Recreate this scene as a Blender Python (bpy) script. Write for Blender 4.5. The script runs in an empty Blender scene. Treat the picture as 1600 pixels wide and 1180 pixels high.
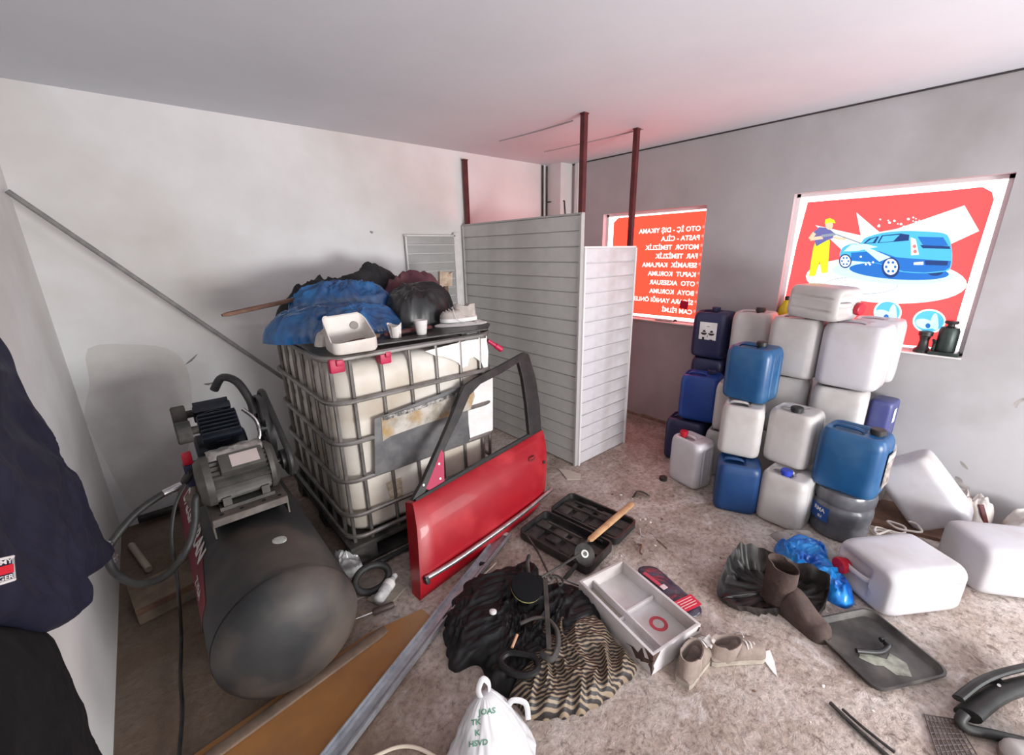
import bpy, bmesh, math, random
from math import sin, cos, pi, radians
from mathutils import Vector, Matrix, noise
from mathutils.bvhtree import BVHTree
SC = bpy.context.scene
COL = SC.collection
# ------------------------------------------------------------------ camera
CAMH = 1.62
FPX, CX, CY = 657.3, 800.0, 590.0
PITCH, ROLL, YAW = .2915, .01922, .71038
Fv = Vector((sin(YAW)*cos(PITCH), cos(YAW)*cos(PITCH), -sin(PITCH)))
R0 = Vector((cos(YAW), -sin(YAW), 0)); D0 = Fv.cross(R0)
Rv = R0*cos(ROLL)+D0*sin(ROLL); Dv = D0*cos(ROLL)-R0*sin(ROLL)
CAM = Vector((0, 0, CAMH))
cd = bpy.data.cameras.new('camera'); cam = bpy.data.objects.new('camera', cd); COL.objects.link(cam)
M = Matrix.Identity(4)
for i, v in enumerate((Rv, -Dv, -Fv)):
    M[0][i], M[1][i], M[2][i] = v
M.translation = CAM
cam.matrix_world = M
cd.sensor_fit = 'HORIZONTAL'; cd.sensor_width = 36; cd.lens = FPX/1600*36; cd.clip_start = .02
SC.camera = cam
# ------------------------------------------------------------------ world, light, exposure
SC.view_settings.view_transform = 'Standard'; SC.view_settings.look = 'None'
SC.view_settings.gamma = 1; SC.view_settings.use_curve_mapping = False
SC.view_settings.exposure = 0.08
w = bpy.data.worlds.new('sky'); SC.world = w; w.use_nodes = True
w.node_tree.nodes['Background'].inputs[0].default_value = (.80, .86, 1, 1)
w.node_tree.nodes['Background'].inputs[1].default_value = .8
def area(name, loc, target, sx, sy, power, color=(1, 1, 1)):
    l = bpy.data.lights.new(name, 'AREA'); l.shape = 'RECTANGLE'; l.size = sx; l.size_y = sy
    l.energy = power; l.color = color
    o = bpy.data.objects.new(name, l); COL.objects.link(o); o.location = loc
    o.rotation_euler = (Vector(target)-Vector(loc)).to_track_quat('-Z', 'Y').to_euler()
    return o
# daylight entering by the wide garage opening behind the camera
area('doorway_daylight', (1.55, -2.35, .80), (1.5, 3, 1.5), 1.5, .75, 128, (1, .985, .975))
# daylight through the shop entrance in the street wall, beyond the frame
area('entrance_daylight', (3.42, -1.45, 1.05), (.4, 1.6, 1.2), 1.1, 1.6, 32, (.97, .98, 1))

# ------------------------------------------------------------------ helpers
def ray(px, py): return Fv*FPX+Rv*(px-CX)+Dv*(py-CY)
def onz(px, py, z=0):
    r = ray(px, py); return CAM+r*((z-CAMH)/r.z)
def onx(px, py, x):
    r = ray(px, py); return CAM+r*(x/r.x)
def ony(px, py, y):
    r = ray(px, py); return CAM+r*(y/r.y)
def onplane(px, py, P, N):
    r = ray(px, py); return CAM+r*((P-CAM).dot(N)/r.dot(N))

MATS = {}
def mat(name, c, c2=None, rough=.6, metal=0, scale=6, bump=0, bscale=40, lo=.4, hi=.65, spec=.5, alpha=1, trans=0, emit=0, detail=5, c3=None, s3=1.5, sss=0, coat=0):
    if name in MATS: return MATS[name]
    m = bpy.data.materials.new(name); m.use_nodes = True; nt = m.node_tree; N = nt.nodes; L = nt.links
    b = N['Principled BSDF']
    b.inputs['Base Color'].default_value = (*c, 1); b.inputs['Roughness'].default_value = rough
    b.inputs['Metallic'].default_value = metal; b.inputs['Specular IOR Level'].default_value = spec
    b.inputs['Alpha'].default_value = alpha; b.inputs['Transmission Weight'].default_value = trans
    b.inputs['Coat Weight'].default_value = coat
    if emit:
        b.inputs['Emission Color'].default_value = (*c, 1); b.inputs['Emission Strength'].default_value = emit
        b.inputs['Base Color'].default_value = (c[0]*.3, c[1]*.3, c[2]*.3, 1)
    tc = N.new('ShaderNodeTexCoord')
    last = None
    if c2:
        n = N.new('ShaderNodeTexNoise'); n.inputs['Scale'].default_value = scale; n.inputs['Detail'].default_value = detail
        n.inputs['Roughness'].default_value = .62
        L.new(tc.outputs['Object'], n.inputs['Vector'])
        r = N.new('ShaderNodeValToRGB'); r.color_ramp.elements[0].position = lo; r.color_ramp.elements[1].position = hi
        r.color_ramp.elements[0].color = (*c, 1); r.color_ramp.elements[1].color = (*c2, 1)
        L.new(n.outputs['Fac'], r.inputs['Fac']); last = r.outputs['Color']
        if c3:
            n3 = N.new('ShaderNodeTexNoise'); n3.inputs['Scale'].default_value = s3; n3.inputs['Detail'].default_value = 6
            L.new(tc.outputs['Object'], n3.inputs['Vector'])
            r3 = N.new('ShaderNodeValToRGB'); r3.color_ramp.elements[0].position = .48; r3.color_ramp.elements[1].position = .68
            r3.color_ramp.elements[0].color = (0, 0, 0, 1); r3.color_ramp.elements[1].color = (1, 1, 1, 1)
            L.new(n3.outputs['Fac'], r3.inputs['Fac'])
            mx = N.new('ShaderNodeMixRGB'); L.new(r3.outputs['Color'], mx.inputs['Fac']); L.new(last, mx.inputs['Color1'])
            mx.inputs['Color2'].default_value = (*c3, 1); last = mx.outputs['Color']
        L.new(last, b.inputs['Base Color'])
    if bump:
        n2 = N.new('ShaderNodeTexNoise'); n2.inputs['Scale'].default_value = bscale; n2.inputs['Detail'].default_value = 6
        L.new(tc.outputs['Object'], n2.inputs['Vector'])
        bm = N.new('ShaderNodeBump'); bm.inputs['Strength'].default_value = bump; bm.inputs['Distance'].default_value = .01
        L.new(n2.outputs['Fac'], bm.inputs['Height']); L.new(bm.outputs['Normal'], b.inputs['Normal'])
    MATS[name] = m
    return m

class MB:
    def __init__(s): s.b = bmesh.new()
    def add(s, vs, fs, mx=None):
        vv = [s.b.verts.new(mx @ Vector(v) if mx else v) for v in vs]
        for f in fs:
            try: s.b.faces.new([vv[i] for i in f])
            except ValueError: pass
        return s
    def box(s, c, d, rot=None, bev=0, mx=None):
        t = bmesh.new(); bmesh.ops.create_cube(t, size=1)
        for v in t.verts: v.co = Vector((v.co.x*d[0], v.co.y*d[1], v.co.z*d[2]))
        if bev: bmesh.ops.bevel(t, geom=t.edges[:], offset=bev, segments=2, affect='EDGES', profile=.6)
        T = Matrix.Translation(c)
        if rot: T = T @ Matrix.Rotation(rot[2], 4, 'Z') @ Matrix.Rotation(rot[1], 4, 'Y') @ Matrix.Rotation(rot[0], 4, 'X')
        if mx: T = mx @ T
        s.merge(t, T); return s
    def merge(s, t, T=None):
        t.verts.index_update()
        vv = [s.b.verts.new(T @ v.co if T else v.co) for v in t.verts]
        for f in t.faces:
            try: s.b.faces.new([vv[v.index] for v in f.verts])
            except ValueError: pass
        t.free()
    def loft(s, rings, caps=(True, True), closed=True, mx=None):
        rr = [[s.b.verts.new(mx @ Vector(p) if mx else p) for p in r] for r in rings]
        n = len(rr[0])
        for a, c in zip(rr, rr[1:]):
            for i in range(n if closed else n-1):
                j = (i+1) % n
                try: s.b.faces.new((a[i], a[j], c[j], c[i]))
                except ValueError: pass
        if caps[0]: s.b.faces.new(rr[0][::-1])
        if caps[1]: s.b.faces.new(rr[-1])
        return s
    def cyl(s, p0, p1, r, r1=None, n=20, caps=(True, True)):
        p0, p1 = Vector(p0), Vector(p1); d = (p1-p0).normalized()
        a = d.orthogonal().normalized(); b = d.cross(a); r1 = r if r1 is None else r1
        return s.loft([[p+(a*cos(t)+b*sin(t))*q for t in [2*pi*i/n for i in range(n)]] for p, q in ((p0, r), (p1, r1))], caps)
    def lathe(s, prof, p0=(0, 0, 0), ax=(0, 0, 1), n=28, caps=(True, True)):
        p0 = Vector(p0); d = Vector(ax).normalized(); a = d.orthogonal().normalized(); b = d.cross(a)
        return s.loft([[p0+d*h+(a*cos(t)+b*sin(t))*max(r, 1e-4) for t in [2*pi*i/n for i in range(n)]] for r, h in prof], caps)
    def tube(s, pts, r, n=10, closed=False, sm=6, flat=1.0):
        P = smooth(pts, sm, closed) if sm > 1 else [Vector(p) for p in pts]
        N = len(P); rings = []; up = None
        for i, p in enumerate(P):
            q = P[(i+1) % N] if (closed or i < N-1) else p; o = P[i-1] if (closed or i > 0) else p
            d = (q-o).normalized()
            if up is None: up = d.orthogonal().normalized()
            up = (up-d*up.dot(d)).normalized(); sd = d.cross(up)
            rings.append([p+(up*cos(t)*flat+sd*sin(t))*r for t in [2*pi*k/n for k in range(n)]])
        if closed: rings.append(rings[0]); return s.loft(rings, (False, False))
        return s.loft(rings)
    def prism(s, poly, off):
        """poly: list of 3-D points, off: extrusion vector"""
        off = Vector(off); t = bmesh.new()
        f = t.faces.new([t.verts.new(p) for p in poly])
        g = bmesh.ops.extrude_face_region(t, geom=[f])
        for e in g['geom']:
            if isinstance(e, bmesh.types.BMVert): e.co += off
        bmesh.ops.triangulate(t, faces=[q for q in t.faces if len(q.verts) > 4])
        s.merge(t); return s
    def flat(s, poly):
        t = bmesh.new(); f = t.faces.new([t.verts.new(p) for p in poly]); bmesh.ops.triangulate(t, faces=[f]); s.merge(t); return s

def smooth(pts, k, closed=False):
    P = [Vector(p) for p in pts]; n = len(P); out = []
    rng = range(n if closed else n-1)
    for i in rng:
        if closed: a, b, c, d = P[i-1], P[i], P[(i+1) % n], P[(i+2) % n]
        else: a, b, c, d = P[max(i-1, 0)], P[i], P[i+1], P[min(i+2, n-1)]
        for j in range(k):
            t = j/k
            out.append(.5*((2*b)+(c-a)*t+(2*a-5*b+4*c-d)*t*t+(3*b-a-3*c+d)*t**3))
    if not closed: out.append(P[-1])
    return out

def build(name, mb, m, parent=None, sm=True, ang=38, bevel=0, subsurf=0, keep=False):
    b = mb.b if isinstance(mb, MB) else mb
    if not keep:
        bmesh.ops.remove_doubles(b, verts=b.verts[:], dist=1e-6)
        bmesh.ops.recalc_face_normals(b, faces=b.faces[:])
    me = bpy.data.meshes.new(name); b.to_mesh(me); b.free(); me.materials.append(m)
    if sm:
        for p in me.polygons: p.use_smooth = True
        me.set_sharp_from_angle(angle=radians(ang))
    o = bpy.data.objects.new(name, me); COL.objects.link(o)
    if bevel:
        q = o.modifiers.new('bevel', 'BEVEL'); q.width = bevel; q.segments = 2; q.limit_method = 'ANGLE'
    if subsurf:
        q = o.modifiers.new('sub', 'SUBSURF'); q.levels = q.render_levels = subsurf
    if parent: o.parent = parent
    return o
def tag(o, label, cat, group=None, kind=None):
    o['label'] = label; o['category'] = cat
    if group: o['group'] = group
    if kind: o['kind'] = kind
    return o
def thing(name, label, cat, loc=(0, 0, 0), rz=0, group=None, mx=None):
    o = bpy.data.objects.new(name, None); COL.objects.link(o); o.empty_display_size = .05
    if mx is not None: o.matrix_world = mx
    else: o.location = loc; o.rotation_euler = (0, 0, rz)
    return tag(o, label, cat, group)
def struct(name, mb, m, parent=None, **k):
    o = build(name, mb, m, parent, sm=k.pop('sm', False), **k)
    if not parent: o['kind'] = 'structure'
    return o
def copy_tree(o, parent=None):
    c = o.copy(); COL.objects.link(c)
    if parent: c.parent = parent
    for ch in list(o.children): copy_tree(ch, c)
    return c
def inv(root): return root.matrix_world.inverted()
def rounded(w, d, r, n=5):
    P = []
    for cx, cy, a0 in ((w/2-r, d/2-r, 0), (-w/2+r, d/2-r, 90), (-w/2+r, -d/2+r, 180), (w/2-r, -d/2+r, 270)):
        for i in range(n+1):
            a = radians(a0+90*i/n); P.append((cx+r*cos(a), cy+r*sin(a)))
    return P
def crumple(x, y, z):
    d = noise.voronoi(Vector((x, y, z)))[0]; e = noise.voronoi(Vector((x*2.1+3, y*2.1, z+7)))[0]
    return min(1, (d[1]-d[0])*.9)*.65+min(1, (e[1]-e[0])*.9)*.35
def ridged(x, y, z, oct=3):
    v = 0; a = 1; t = 0
    for i in range(oct):
        v += a*(1-abs(noise.noise(Vector((x, y, z)))*2)); t += a; a *= .5; x *= 2.03; y *= 2.03; z += 3.1
    return v/t
def heapmesh(outline, H, seed=0, amp=.3, fs=9, na=110, nr=30, p=2.2, q=.6, skirt=0, prof=None, cen=None, aniso=(1, 1), ang=0, edge=.02, subs=5, ef=.035, cr=0):
    """crumpled cloth: outline (x,y) polygon -> wrinkled height field from its centre to its hem, closed below"""
    P = smooth([(x, y, 0) for x, y in outline], subs, True)
    c = Vector((sum(v.x for v in P)/len(P), sum(v.y for v in P)/len(P), 0)) if cen is None else Vector((*cen, 0))
    L = [0]
    for i in range(len(P)): L.append(L[-1]+(P[(i+1) % len(P)]-P[i]).length)
    E = []; k = 0
    for i in range(na):
        s = L[-1]*i/na
        while L[k+1] < s: k += 1
        E.append(P[k].lerp(P[(k+1) % len(P)], (s-L[k])/max(L[k+1]-L[k], 1e-9)))
    mb = MB(); rings = []
    ca, sa = cos(ang), sin(ang)
    for j in range(1, nr+1):
        t = j/nr; ring = []
        for i, e in enumerate(E):
            wob = 1+ef*noise.noise(Vector((e.x*22, e.y*22, seed+9)))*t
            v = c+(e-c)*t*wob
            base = max(0, 1-t**p)**q
            if prof: base = prof(v.x, v.y, t)
            u, w2 = (v.x*ca+v.y*sa)*fs*aniso[0], (-v.x*sa+v.y*ca)*fs*aniso[1]
            wp = noise.noise(Vector((u*.5, w2*.5, seed+5)))*1.3
            rd = ridged(u+wp, w2-wp, seed)
            if cr: rd = rd*(1-cr)+(1-crumple(u*1.1+wp*.5, w2*1.1-wp*.5, seed))*cr
            z = H*(base*(1-amp)+amp*rd*min(1, base*1.6+.12))+edge*(1-t)*0
            ring.append((v.x, v.y, max(z, .002)))
        rings.append(ring)
    if skirt: rings.append([(x, y, -skirt) for x, y, z in rings[-1]])
    else: rings.append([(x, y, 0) for x, y, z in rings[-1]])
    mb.loft(rings, (False, True))
    # centre fan
    zc = sum(r[2] for r in rings[0])/na
    mb.b.verts.ensure_lookup_table()
    cv = mb.b.verts.new((c.x, c.y, zc)); first = mb.b.verts[:na]
    for i in range(na): mb.b.faces.new((cv, mb.b.verts[i], mb.b.verts[(i+1) % na]) if False else (first[i], first[(i+1) % na], cv))
    return mb
def textmesh(s, size, m, name, mx, parent=None, mirror=False, extrude=0, align='LEFT', bold=0.0, sx=1):
    cu = bpy.data.curves.new('t', 'FONT'); cu.body = s; cu.size = size; cu.align_x = align; cu.offset = bold; cu.extrude = extrude
    cu.resolution_u = 3
    to = bpy.data.objects.new('t', cu); COL.objects.link(to)
    dg = bpy.context.evaluated_depsgraph_get(); me = bpy.data.meshes.new_from_object(to.evaluated_get(dg))
    bpy.data.objects.remove(to); me.name = name; me.materials.clear(); me.materials.append(m)
    S = Matrix.Diagonal((-sx if mirror else sx, 1, 1, 1)); me.transform(mx @ S)
    if mirror: me.flip_normals()
    o = bpy.data.objects.new(name, me); COL.objects.link(o)
    if parent: o.parent = parent
    return o
RND = random.Random(4)

# ------------------------------------------------------------------ materials
def floor_mat():
    m = bpy.data.materials.new('concrete_floor'); m.use_nodes = True; nt = m.node_tree; N = nt.nodes; L = nt.links
    b = N['Principled BSDF']; b.inputs['Roughness'].default_value = .82; b.inputs['Specular IOR Level'].default_value = .3
    tc = N.new('ShaderNodeTexCoord')
    def no(scale, det, rough=.6, dist=0):
        n = N.new('ShaderNodeTexNoise'); n.inputs['Scale'].default_value = scale; n.inputs['Detail'].default_value = det
        n.inputs['Roughness'].default_value = rough; n.inputs['Distortion'].default_value = dist
        L.new(tc.outputs['Object'], n.inputs['Vector']); return n
    def ramp(src, stops):
        r = N.new('ShaderNodeValToRGB'); e = r.color_ramp.elements
        e[0].position, e[0].color = stops[0][0], (*stops[0][1], 1); e[1].position, e[1].color = stops[-1][0], (*stops[-1][1], 1)
        for p, c in stops[1:-1]:
            x = e.new(p); x.color = (*c, 1)
        L.new(src, r.inputs['Fac']); return r.outputs['Color']
    def mix(f, a, c, mode='MIX'):
        x = N.new('ShaderNodeMixRGB'); x.blend_type = mode
        for s, i in ((f, 'Fac'), (a, 'Color1'), (c, 'Color2')):
            if isinstance(s, (int, float)): x.inputs[i].default_value = s
            elif isinstance(s, tuple): x.inputs[i].default_value = (*s, 1)
            else: L.new(s, x.inputs[i])
        return x.outputs['Color']
    base = ramp(no(2.2, 8, .7, .6).outputs['Fac'], [(.3, (.25, .19, .155)), (.48, (.40, .325, .28)), (.66, (.57, .51, .47))])
    fine = ramp(no(38, 6, .75).outputs['Fac'], [(.34, (.40, .37, .36)), (.48, (.95, .94, .95)), (.66, (1.32, 1.30, 1.30))])
    col = mix(.85, base, fine, 'MULTIPLY')
    spots = ramp(no(13, 5, .7, 1.5).outputs['Fac'], [(.585, (0, 0, 0)), (.68, (.85, .85, .85))])
    col = mix(spots, col, (.15, .105, .09))
    pale = ramp(no(7, 7, .75, 1).outputs['Fac'], [(.54, (0, 0, 0)), (.68, (.75, .75, .75))])
    col = mix(pale, col, (.64, .575, .56))
    # brown dirt trodden in along the left wall
    sp = N.new('ShaderNodeSeparateXYZ'); L.new(tc.outputs['Object'], sp.inputs[0])
    ad = N.new('ShaderNodeMath'); ad.operation = 'MULTIPLY_ADD'; nn = no(3, 4)
    L.new(nn.outputs['Fac'], ad.inputs[0]); ad.inputs[1].default_value = .9; L.new(sp.outputs['X'], ad.inputs[2])
    mr = N.new('ShaderNodeMapRange'); mr.inputs[1].default_value = .65; mr.inputs[2].default_value = 1.25; mr.inputs[3].default_value = .85; mr.inputs[4].default_value = 0
    L.new(ad.outputs[0], mr.inputs[0])
    col = mix(mr.outputs[0], col, mix(nn.outputs['Fac'], (.11, .065, .035), (.17, .125, .09)))
    L.new(col, b.inputs['Base Color'])
    bp = N.new('ShaderNodeBump'); bp.inputs['Strength'].default_value = .9; bp.inputs['Distance'].default_value = .012
    L.new(no(26, 8, .7, .5).outputs['Fac'], bp.inputs['Height']); L.new(bp.outputs['Normal'], b.inputs['Normal'])
    return m
M_floor = floor_mat()
M_wall = mat('painted_plaster', (.80, .80, .80), (.72, .71, .70), .9, scale=1.2, bump=.15, bscale=9, c3=(.62, .60, .57), s3=.9, spec=.2)
M_wallr = mat('backlit_plaster', (.46, .45, .465), (.40, .39, .40), .92, scale=1.5, bump=.2, bscale=8, c3=(.35, .335, .335), s3=1.3, spec=.15)  # base colour darkened to carry the backlit street wall's shade
M_ceil = mat('ceiling_paint', (.66, .68, .72), (.61, .63, .67), .95, scale=.8, spec=.1, bump=.05, bscale=5)
M_pvcw = mat('white_lining', (.66, .66, .69), (.58, .56, .58), .5, scale=5, c3=(.48, .45, .45), s3=2.4)
M_pvcshade = mat('shaded_lining', (.60, .605, .59), (.53, .535, .515), .5, scale=4, c3=(.47, .465, .445), s3=2)  # side partition's shade is put into this greyer board colour
M_post = mat('red_oxide_steel', (.075, .012, .014), (.12, .02, .02), .5, scale=12)
M_blk = mat('black_plastic', (.012, .012, .013), (.03, .028, .027), .45, scale=15)
M_dust = mat('dusty_black', (.02, .019, .019), (.075, .068, .06), .75, scale=9)
M_alu = mat('galvanised_steel', (.50, .53, .57), (.36, .38, .41), .42, .75, scale=18)
M_cage = mat('cage_steel', (.30, .29, .28), (.20, .18, .165), .42, .7, scale=9)
M_hdpe = mat('white_plastic', (.57, .555, .59), (.52, .50, .515), .38, scale=5, c3=(.45, .425, .42), s3=2.5)
M_hdpe2 = mat('dusty_white_plastic', (.55, .53, .52), (.48, .455, .44), .42, scale=5, c3=(.40, .365, .345), s3=3)
M_tankw = mat('milky_tank_plastic', (.74, .71, .65), (.64, .59, .52), .4, scale=3.5, c3=(.50, .43, .34), s3=2.2)
M_blue = mat('blue_plastic', (.010, .075, .20), (.018, .10, .25), .33, scale=5, c3=(.05, .13, .24), s3=3)
M_navy = mat('navy_plastic', (.014, .018, .065), (.025, .028, .08), .4, scale=6)
M_roy = mat('royal_blue_plastic', (.008, .045, .25), (.012, .06, .29), .4, scale=6)
M_dblue = mat('dark_blue_plastic', (.008, .045, .15), (.015, .06, .18), .42, scale=6)
M_redc = mat('red_cap', (.50, .01, .03), rough=.4)
M_red = mat('red_paint', (.33, .002, .010), (.27, .002, .008), .38, scale=3, coat=.15, c3=(.50, .03, .04), s3=3)
M_pink = mat('magenta_plastic', (.55, .01, .07), (.42, .01, .06), .45, scale=12)
M_chr = mat('worn_chrome', (.62, .60, .60), (.40, .38, .38), .25, .95, scale=20)
M_rub = mat('black_rubber', (.018, .018, .018), (.035, .034, .032), .55, scale=20)
M_wood = mat('raw_wood', (.62, .38, .20), (.45, .24, .12), .75, scale=14)
M_dkwood = mat('dark_wood', (.13, .065, .045), (.22, .12, .08), .8, scale=9)
M_ply = mat('orange_board', (.36, .165, .05), (.26, .12, .045), .7, scale=3, c3=(.40, .26, .14), s3=1.6)
M_box = mat('grey_painted_wood', (.66, .63, .64), (.57, .54, .54), .55, scale=7, c3=(.47, .43, .41), s3=4)
M_suede = mat('beige_suede', (.28, .22, .19), (.20, .155, .13), .9, scale=14, bump=.3, bscale=60)
M_boot = mat('brown_suede', (.050, .031, .026), (.085, .055, .046), .85, scale=14, bump=.3, bscale=60)
M_white = mat('white_card', (.80, .79, .78), (.70, .68, .66), .7, scale=10)
M_dark = mat('dark_inside', (.01, .01, .01), rough=.9)

# ------------------------------------------------------------------ the room
XL, XR, YB, YF, HC = -.39, 3.55, 3.32, -2.6, 2.45
struct('floor', MB().box(((XL+XR)/2, (YB+YF)/2, -.05), (XR-XL+.6, YB-YF+.6, .1)), M_floor)
struct('ceiling', MB().box(((XL+XR)/2, (YB+YF)/2, HC+.05), (XR-XL+.6, YB-YF+.6, .1)), M_ceil)
struct('wall_back', MB().box(((XL+XR)/2, YB+.1, HC/2), (XR-XL+.6, .2, HC)), M_wall)
struct('wall_left', MB().box((XL-.1, (YB+YF)/2, HC/2), (.2, YB-YF, HC)), M_wall)
# wall behind the camera with its wide garage opening
f = MB(); f.box(((XL+.2+XL-.2)/2, YF-.1, HC/2), (.8, .2, HC)); f.box((3.3, YF-.1, HC/2), (.9, .2, HC)); f.box((1.4, YF-.1, 2.3), (3, .2, .3))
struct('wall_front', f, M_wall)
# street wall with two sign windows and (beyond the frame) the shop entrance
W1 = (1.70, 2.715, .97, 1.945); W2 = (.085, 1.09, .965, 1.965)
WT = .26
rw = MB()
def seg(y0, y1, z0, z1): rw.box((XR+WT/2, (y0+y1)/2, (z0+z1)/2), (WT, y1-y0, z1-z0))
seg(W1[1], YB, 0, HC); seg(W1[0], W1[1], 0, W1[2]); seg(W1[0], W1[1], W1[3], HC)
seg(W2[1], W1[0], 0, HC); seg(W2[0], W2[1], 0, W2[2]); seg(W2[0], W2[1], W2[3], HC)
seg(-.85, W2[0], 0, HC); seg(-2.05, -.85, 2.1, HC); seg(YF, -2.05, 0, HC)
struct('wall_right', rw, M_wallr)
# crumbly foot of the street wall
b_ = MB(); P = []
for i in range(30):
    y = 1.5+i*.055; h = .03+.025*noise.noise(Vector((y*7, 0, 0)))
    P.append((y, h))
ring = [[(XR-.012-.008*noise.noise(Vector((y*9, 1, 1))), y, 0), (XR-.008, y, h), (XR+.01, y, h+.005), (XR+.01, y, 0)] for y, h in P]
b_.loft(ring)
struct('baseboard_right', b_, mat('broken_render', (.20, .13, .10), (.33, .25, .2), .95, scale=20, bump=.5))
# chased pillar and conduits in the far corner
pl = MB(); pl.box((3.46, 3.22, HC/2), (.18, .20, HC))
struct('trim_1', pl, M_wall)
pl = MB(); pl.box((3.535, 3.045, HC/2), (.03, .05, HC), bev=.006)
struct('trim_2', pl, mat('pale_strip', (.78, .76, .76), (.7, .68, .68), .8))
for k, (x, r) in enumerate(((3.30, .010), (3.36, .007))):
    t = MB(); t.cyl((x, 3.30, 1.2), (x, 3.30, 2.44), r)
    if k: t.cyl((x, 3.29, 2.1), (3.42, 3.11, 2.1), .006).cyl((3.42, 3.11, 2.1), (3.44, 3.11, 1.95), .006)
    tag(build('conduit', t, M_dust), ['dark conduit pipe running down the back wall beside corner pillar, left one', 'thin conduit with short branch onto the corner pillar'][k], 'pipe')
for k, (a, b) in enumerate((((780, 220), (895, 188)), ((850, 237), (1005, 201)))):
    p, q = onz(*a, HC), onz(*b, HC)
    t = MB(); t.tube([(p.x, p.y, HC-.001), ((p.x+q.x)/2+.01, (p.y+q.y)/2, HC-.002), (q.x, q.y, HC-.001)], .007, 6, flat=.4)
    struct('trim_%d' % (k+3), t, mat('seam_filler', (.35, .33, .34), rough=.95))
t = MB(); t.box((XR-.004, (W2[0]+YB)/2, HC-.006), (.008, YB-W2[0]+.6, .008))
struct('trim_5', t, mat('dark_joint', (.05, .04, .045), rough=.9))

def wallpatch(n, pts, m, wall):
    b = MB()
    if wall == 'b': P = [ony(x, y, YB-.0008) for x, y in pts]; b.prism(smooth(P, 3, True), (0, .0006, 0))
    else: P = [onx(x, y, XR-.0008) for x, y in pts]; b.prism(smooth(P, 3, True), (.0006, 0, 0))
    struct('trim_%d' % n, b, m)
M_patch = mat('old_paint_patch', (.64, .625, .60), (.74, .73, .71), .9, scale=4, spec=.2)
M_chip = mat('chipped_plaster', (.26, .24, .23), (.42, .39, .37), .95, scale=18)
wallpatch(6, [(137, 545), (200, 538), (262, 545), (292, 575), (300, 640), (290, 720), (262, 780), (212, 800), (185, 760), (150, 690), (132, 650), (140, 600)], M_patch, 'b')
wallpatch(7, [(289, 570), (300, 560), (309, 553), (300, 564)], M_chip, 'b')
wallpatch(8, [(318, 600), (330, 598), (336, 597), (326, 602)], M_chip, 'b')
wallpatch(9, [(1500, 720), (1508, 726), (1513, 734), (1504, 729)], M_chip, 'r')
wallpatch(10, [(1492, 745), (1502, 748), (1506, 756), (1516, 762), (1512, 766), (1498, 760)], M_chip, 'r')
wallpatch(11, [(1584, 632), (1590, 626), (1600, 622), (1600, 626), (1592, 632), (1588, 638)], M_chip, 'r')
wallpatch(12, [(578, 361), (583, 362), (582, 365), (579, 364)], M_chip, 'b')
# ------------------------------------------------------------------ sign windows
XS = XR+.075
def wglow(name, c, e): return mat(name, c, emit=e, rough=.5)
E_white = wglow('backlit_white', (1, .97, .98), 2.6)
E_edge = wglow('backlit_edge', (1, .90, .92), 4.5)
def window(n, W):
    y0, y1, z0, z1 = W
    fr = MB(); t = .022
    for (c, d) in ((((y0+y1)/2, z1-t/2), (y1-y0, t)), (((y0+y1)/2, z0+t/2), (y1-y0, t)), ((y0+t/2, (z0+z1)/2), (t, z1-z0)), ((y1-t/2, (z0+z1)/2), (t, z1-z0))):
        fr.box((XR+.085, c[0], c[1]), (.05, d[0], d[1]))
    o = struct('window_%d' % n, fr, mat('window_frame_white', (.78, .74, .75), rough=.5))
    g = MB(); g.box((XR+.105, (y0+y1)/2, (z0+z1)/2), (.004, y1-y0-.04, z1-z0-.04))
    gp = build('pane', g, E_edge, o, sm=False); gp['label'] = 'daylit pane glowing behind the sign'
    s = MB(); s.box((XR+.03, (y0+y1)/2, z0+.004), (.09, y1-y0, .010)); build('window_sill', s, M_wall, o)
    return o
window(1, W1); window(2, W2)

def shape(name, polys, m, k, parent, X=None):
    """flat printed shapes of the sign; traced on the sign's own plane"""
    for P in polys:
        mb = MB(); mb.flat([Vector(p) for p in P]); build(name, mb, m, parent, sm=False, keep=True)
def sp(pts, k, sm=0):
    P = [onx(x, y, XS) for x, y in pts]
    if sm: P = smooth(P, sm, True)
    return [Vector((XS-.0006*k, p.y, p.z)) for p in P]
def ell(cx, cy, rx, ry, k, n=28, tilt=0):
    return sp([(cx+rx*cos(a)*cos(tilt)-ry*sin(a)*sin(tilt), cy+ry*sin(a)*cos(tilt)+rx*cos(a)*sin(tilt)) for a in [2*pi*i/n for i in range(n)]], k)
def seg_(a, b, wd, k):
    a, b = Vector(a), Vector(b); n = Vector((-(b-a).y, (b-a).x)).normalized()*wd/2
    return sp([a+n, b+n, b-n, a-n], k)
# sign in window 1 (list of services, read from the back)
s1 = thing('window_sign', 'orange-red backlit sign listing car wash services in mirrored white letters', 'sign', (XS, 2.2, 1.45))
s1.location = (0, 0, 0)
E_or = wglow('backlit_orange_red', (1, .027, .014), 4.3)
c = MB(); y0, y1, z0, z1 = W1[0]+.012, W1[1]-.07, W1[2]+.02, W1[3]-.035
c.prism([(XS, y0, z0+.03), (XS, y0+.02, z1), (XS, y1-.05, z1), (XS, y1, z1-.04), (XS, y1, z0+.02)], (.004, 0, 0))
build('sign_sheet', c, E_or, s1, sm=False)
lines = ['OTO İÇ - DIŞ YIKAMA', 'PASTA - CİLA', 'MOTOR  TEMİZLİK', 'FAR  TEMİZLİK', 'SERAMİK  KAPLAMA', 'KAPUT  KORUMA', 'OTO  AKSESUAR', 'BOYA  KORUMA', 'SİGARA YANIĞI ÖNLEME', 'CAM FİLMİ']
E_let = wglow('backlit_letters', (1, .80, .76), 1.5)
E_rec = wglow('backlit_bullets', (1, .55, .5), 1.3)
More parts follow.
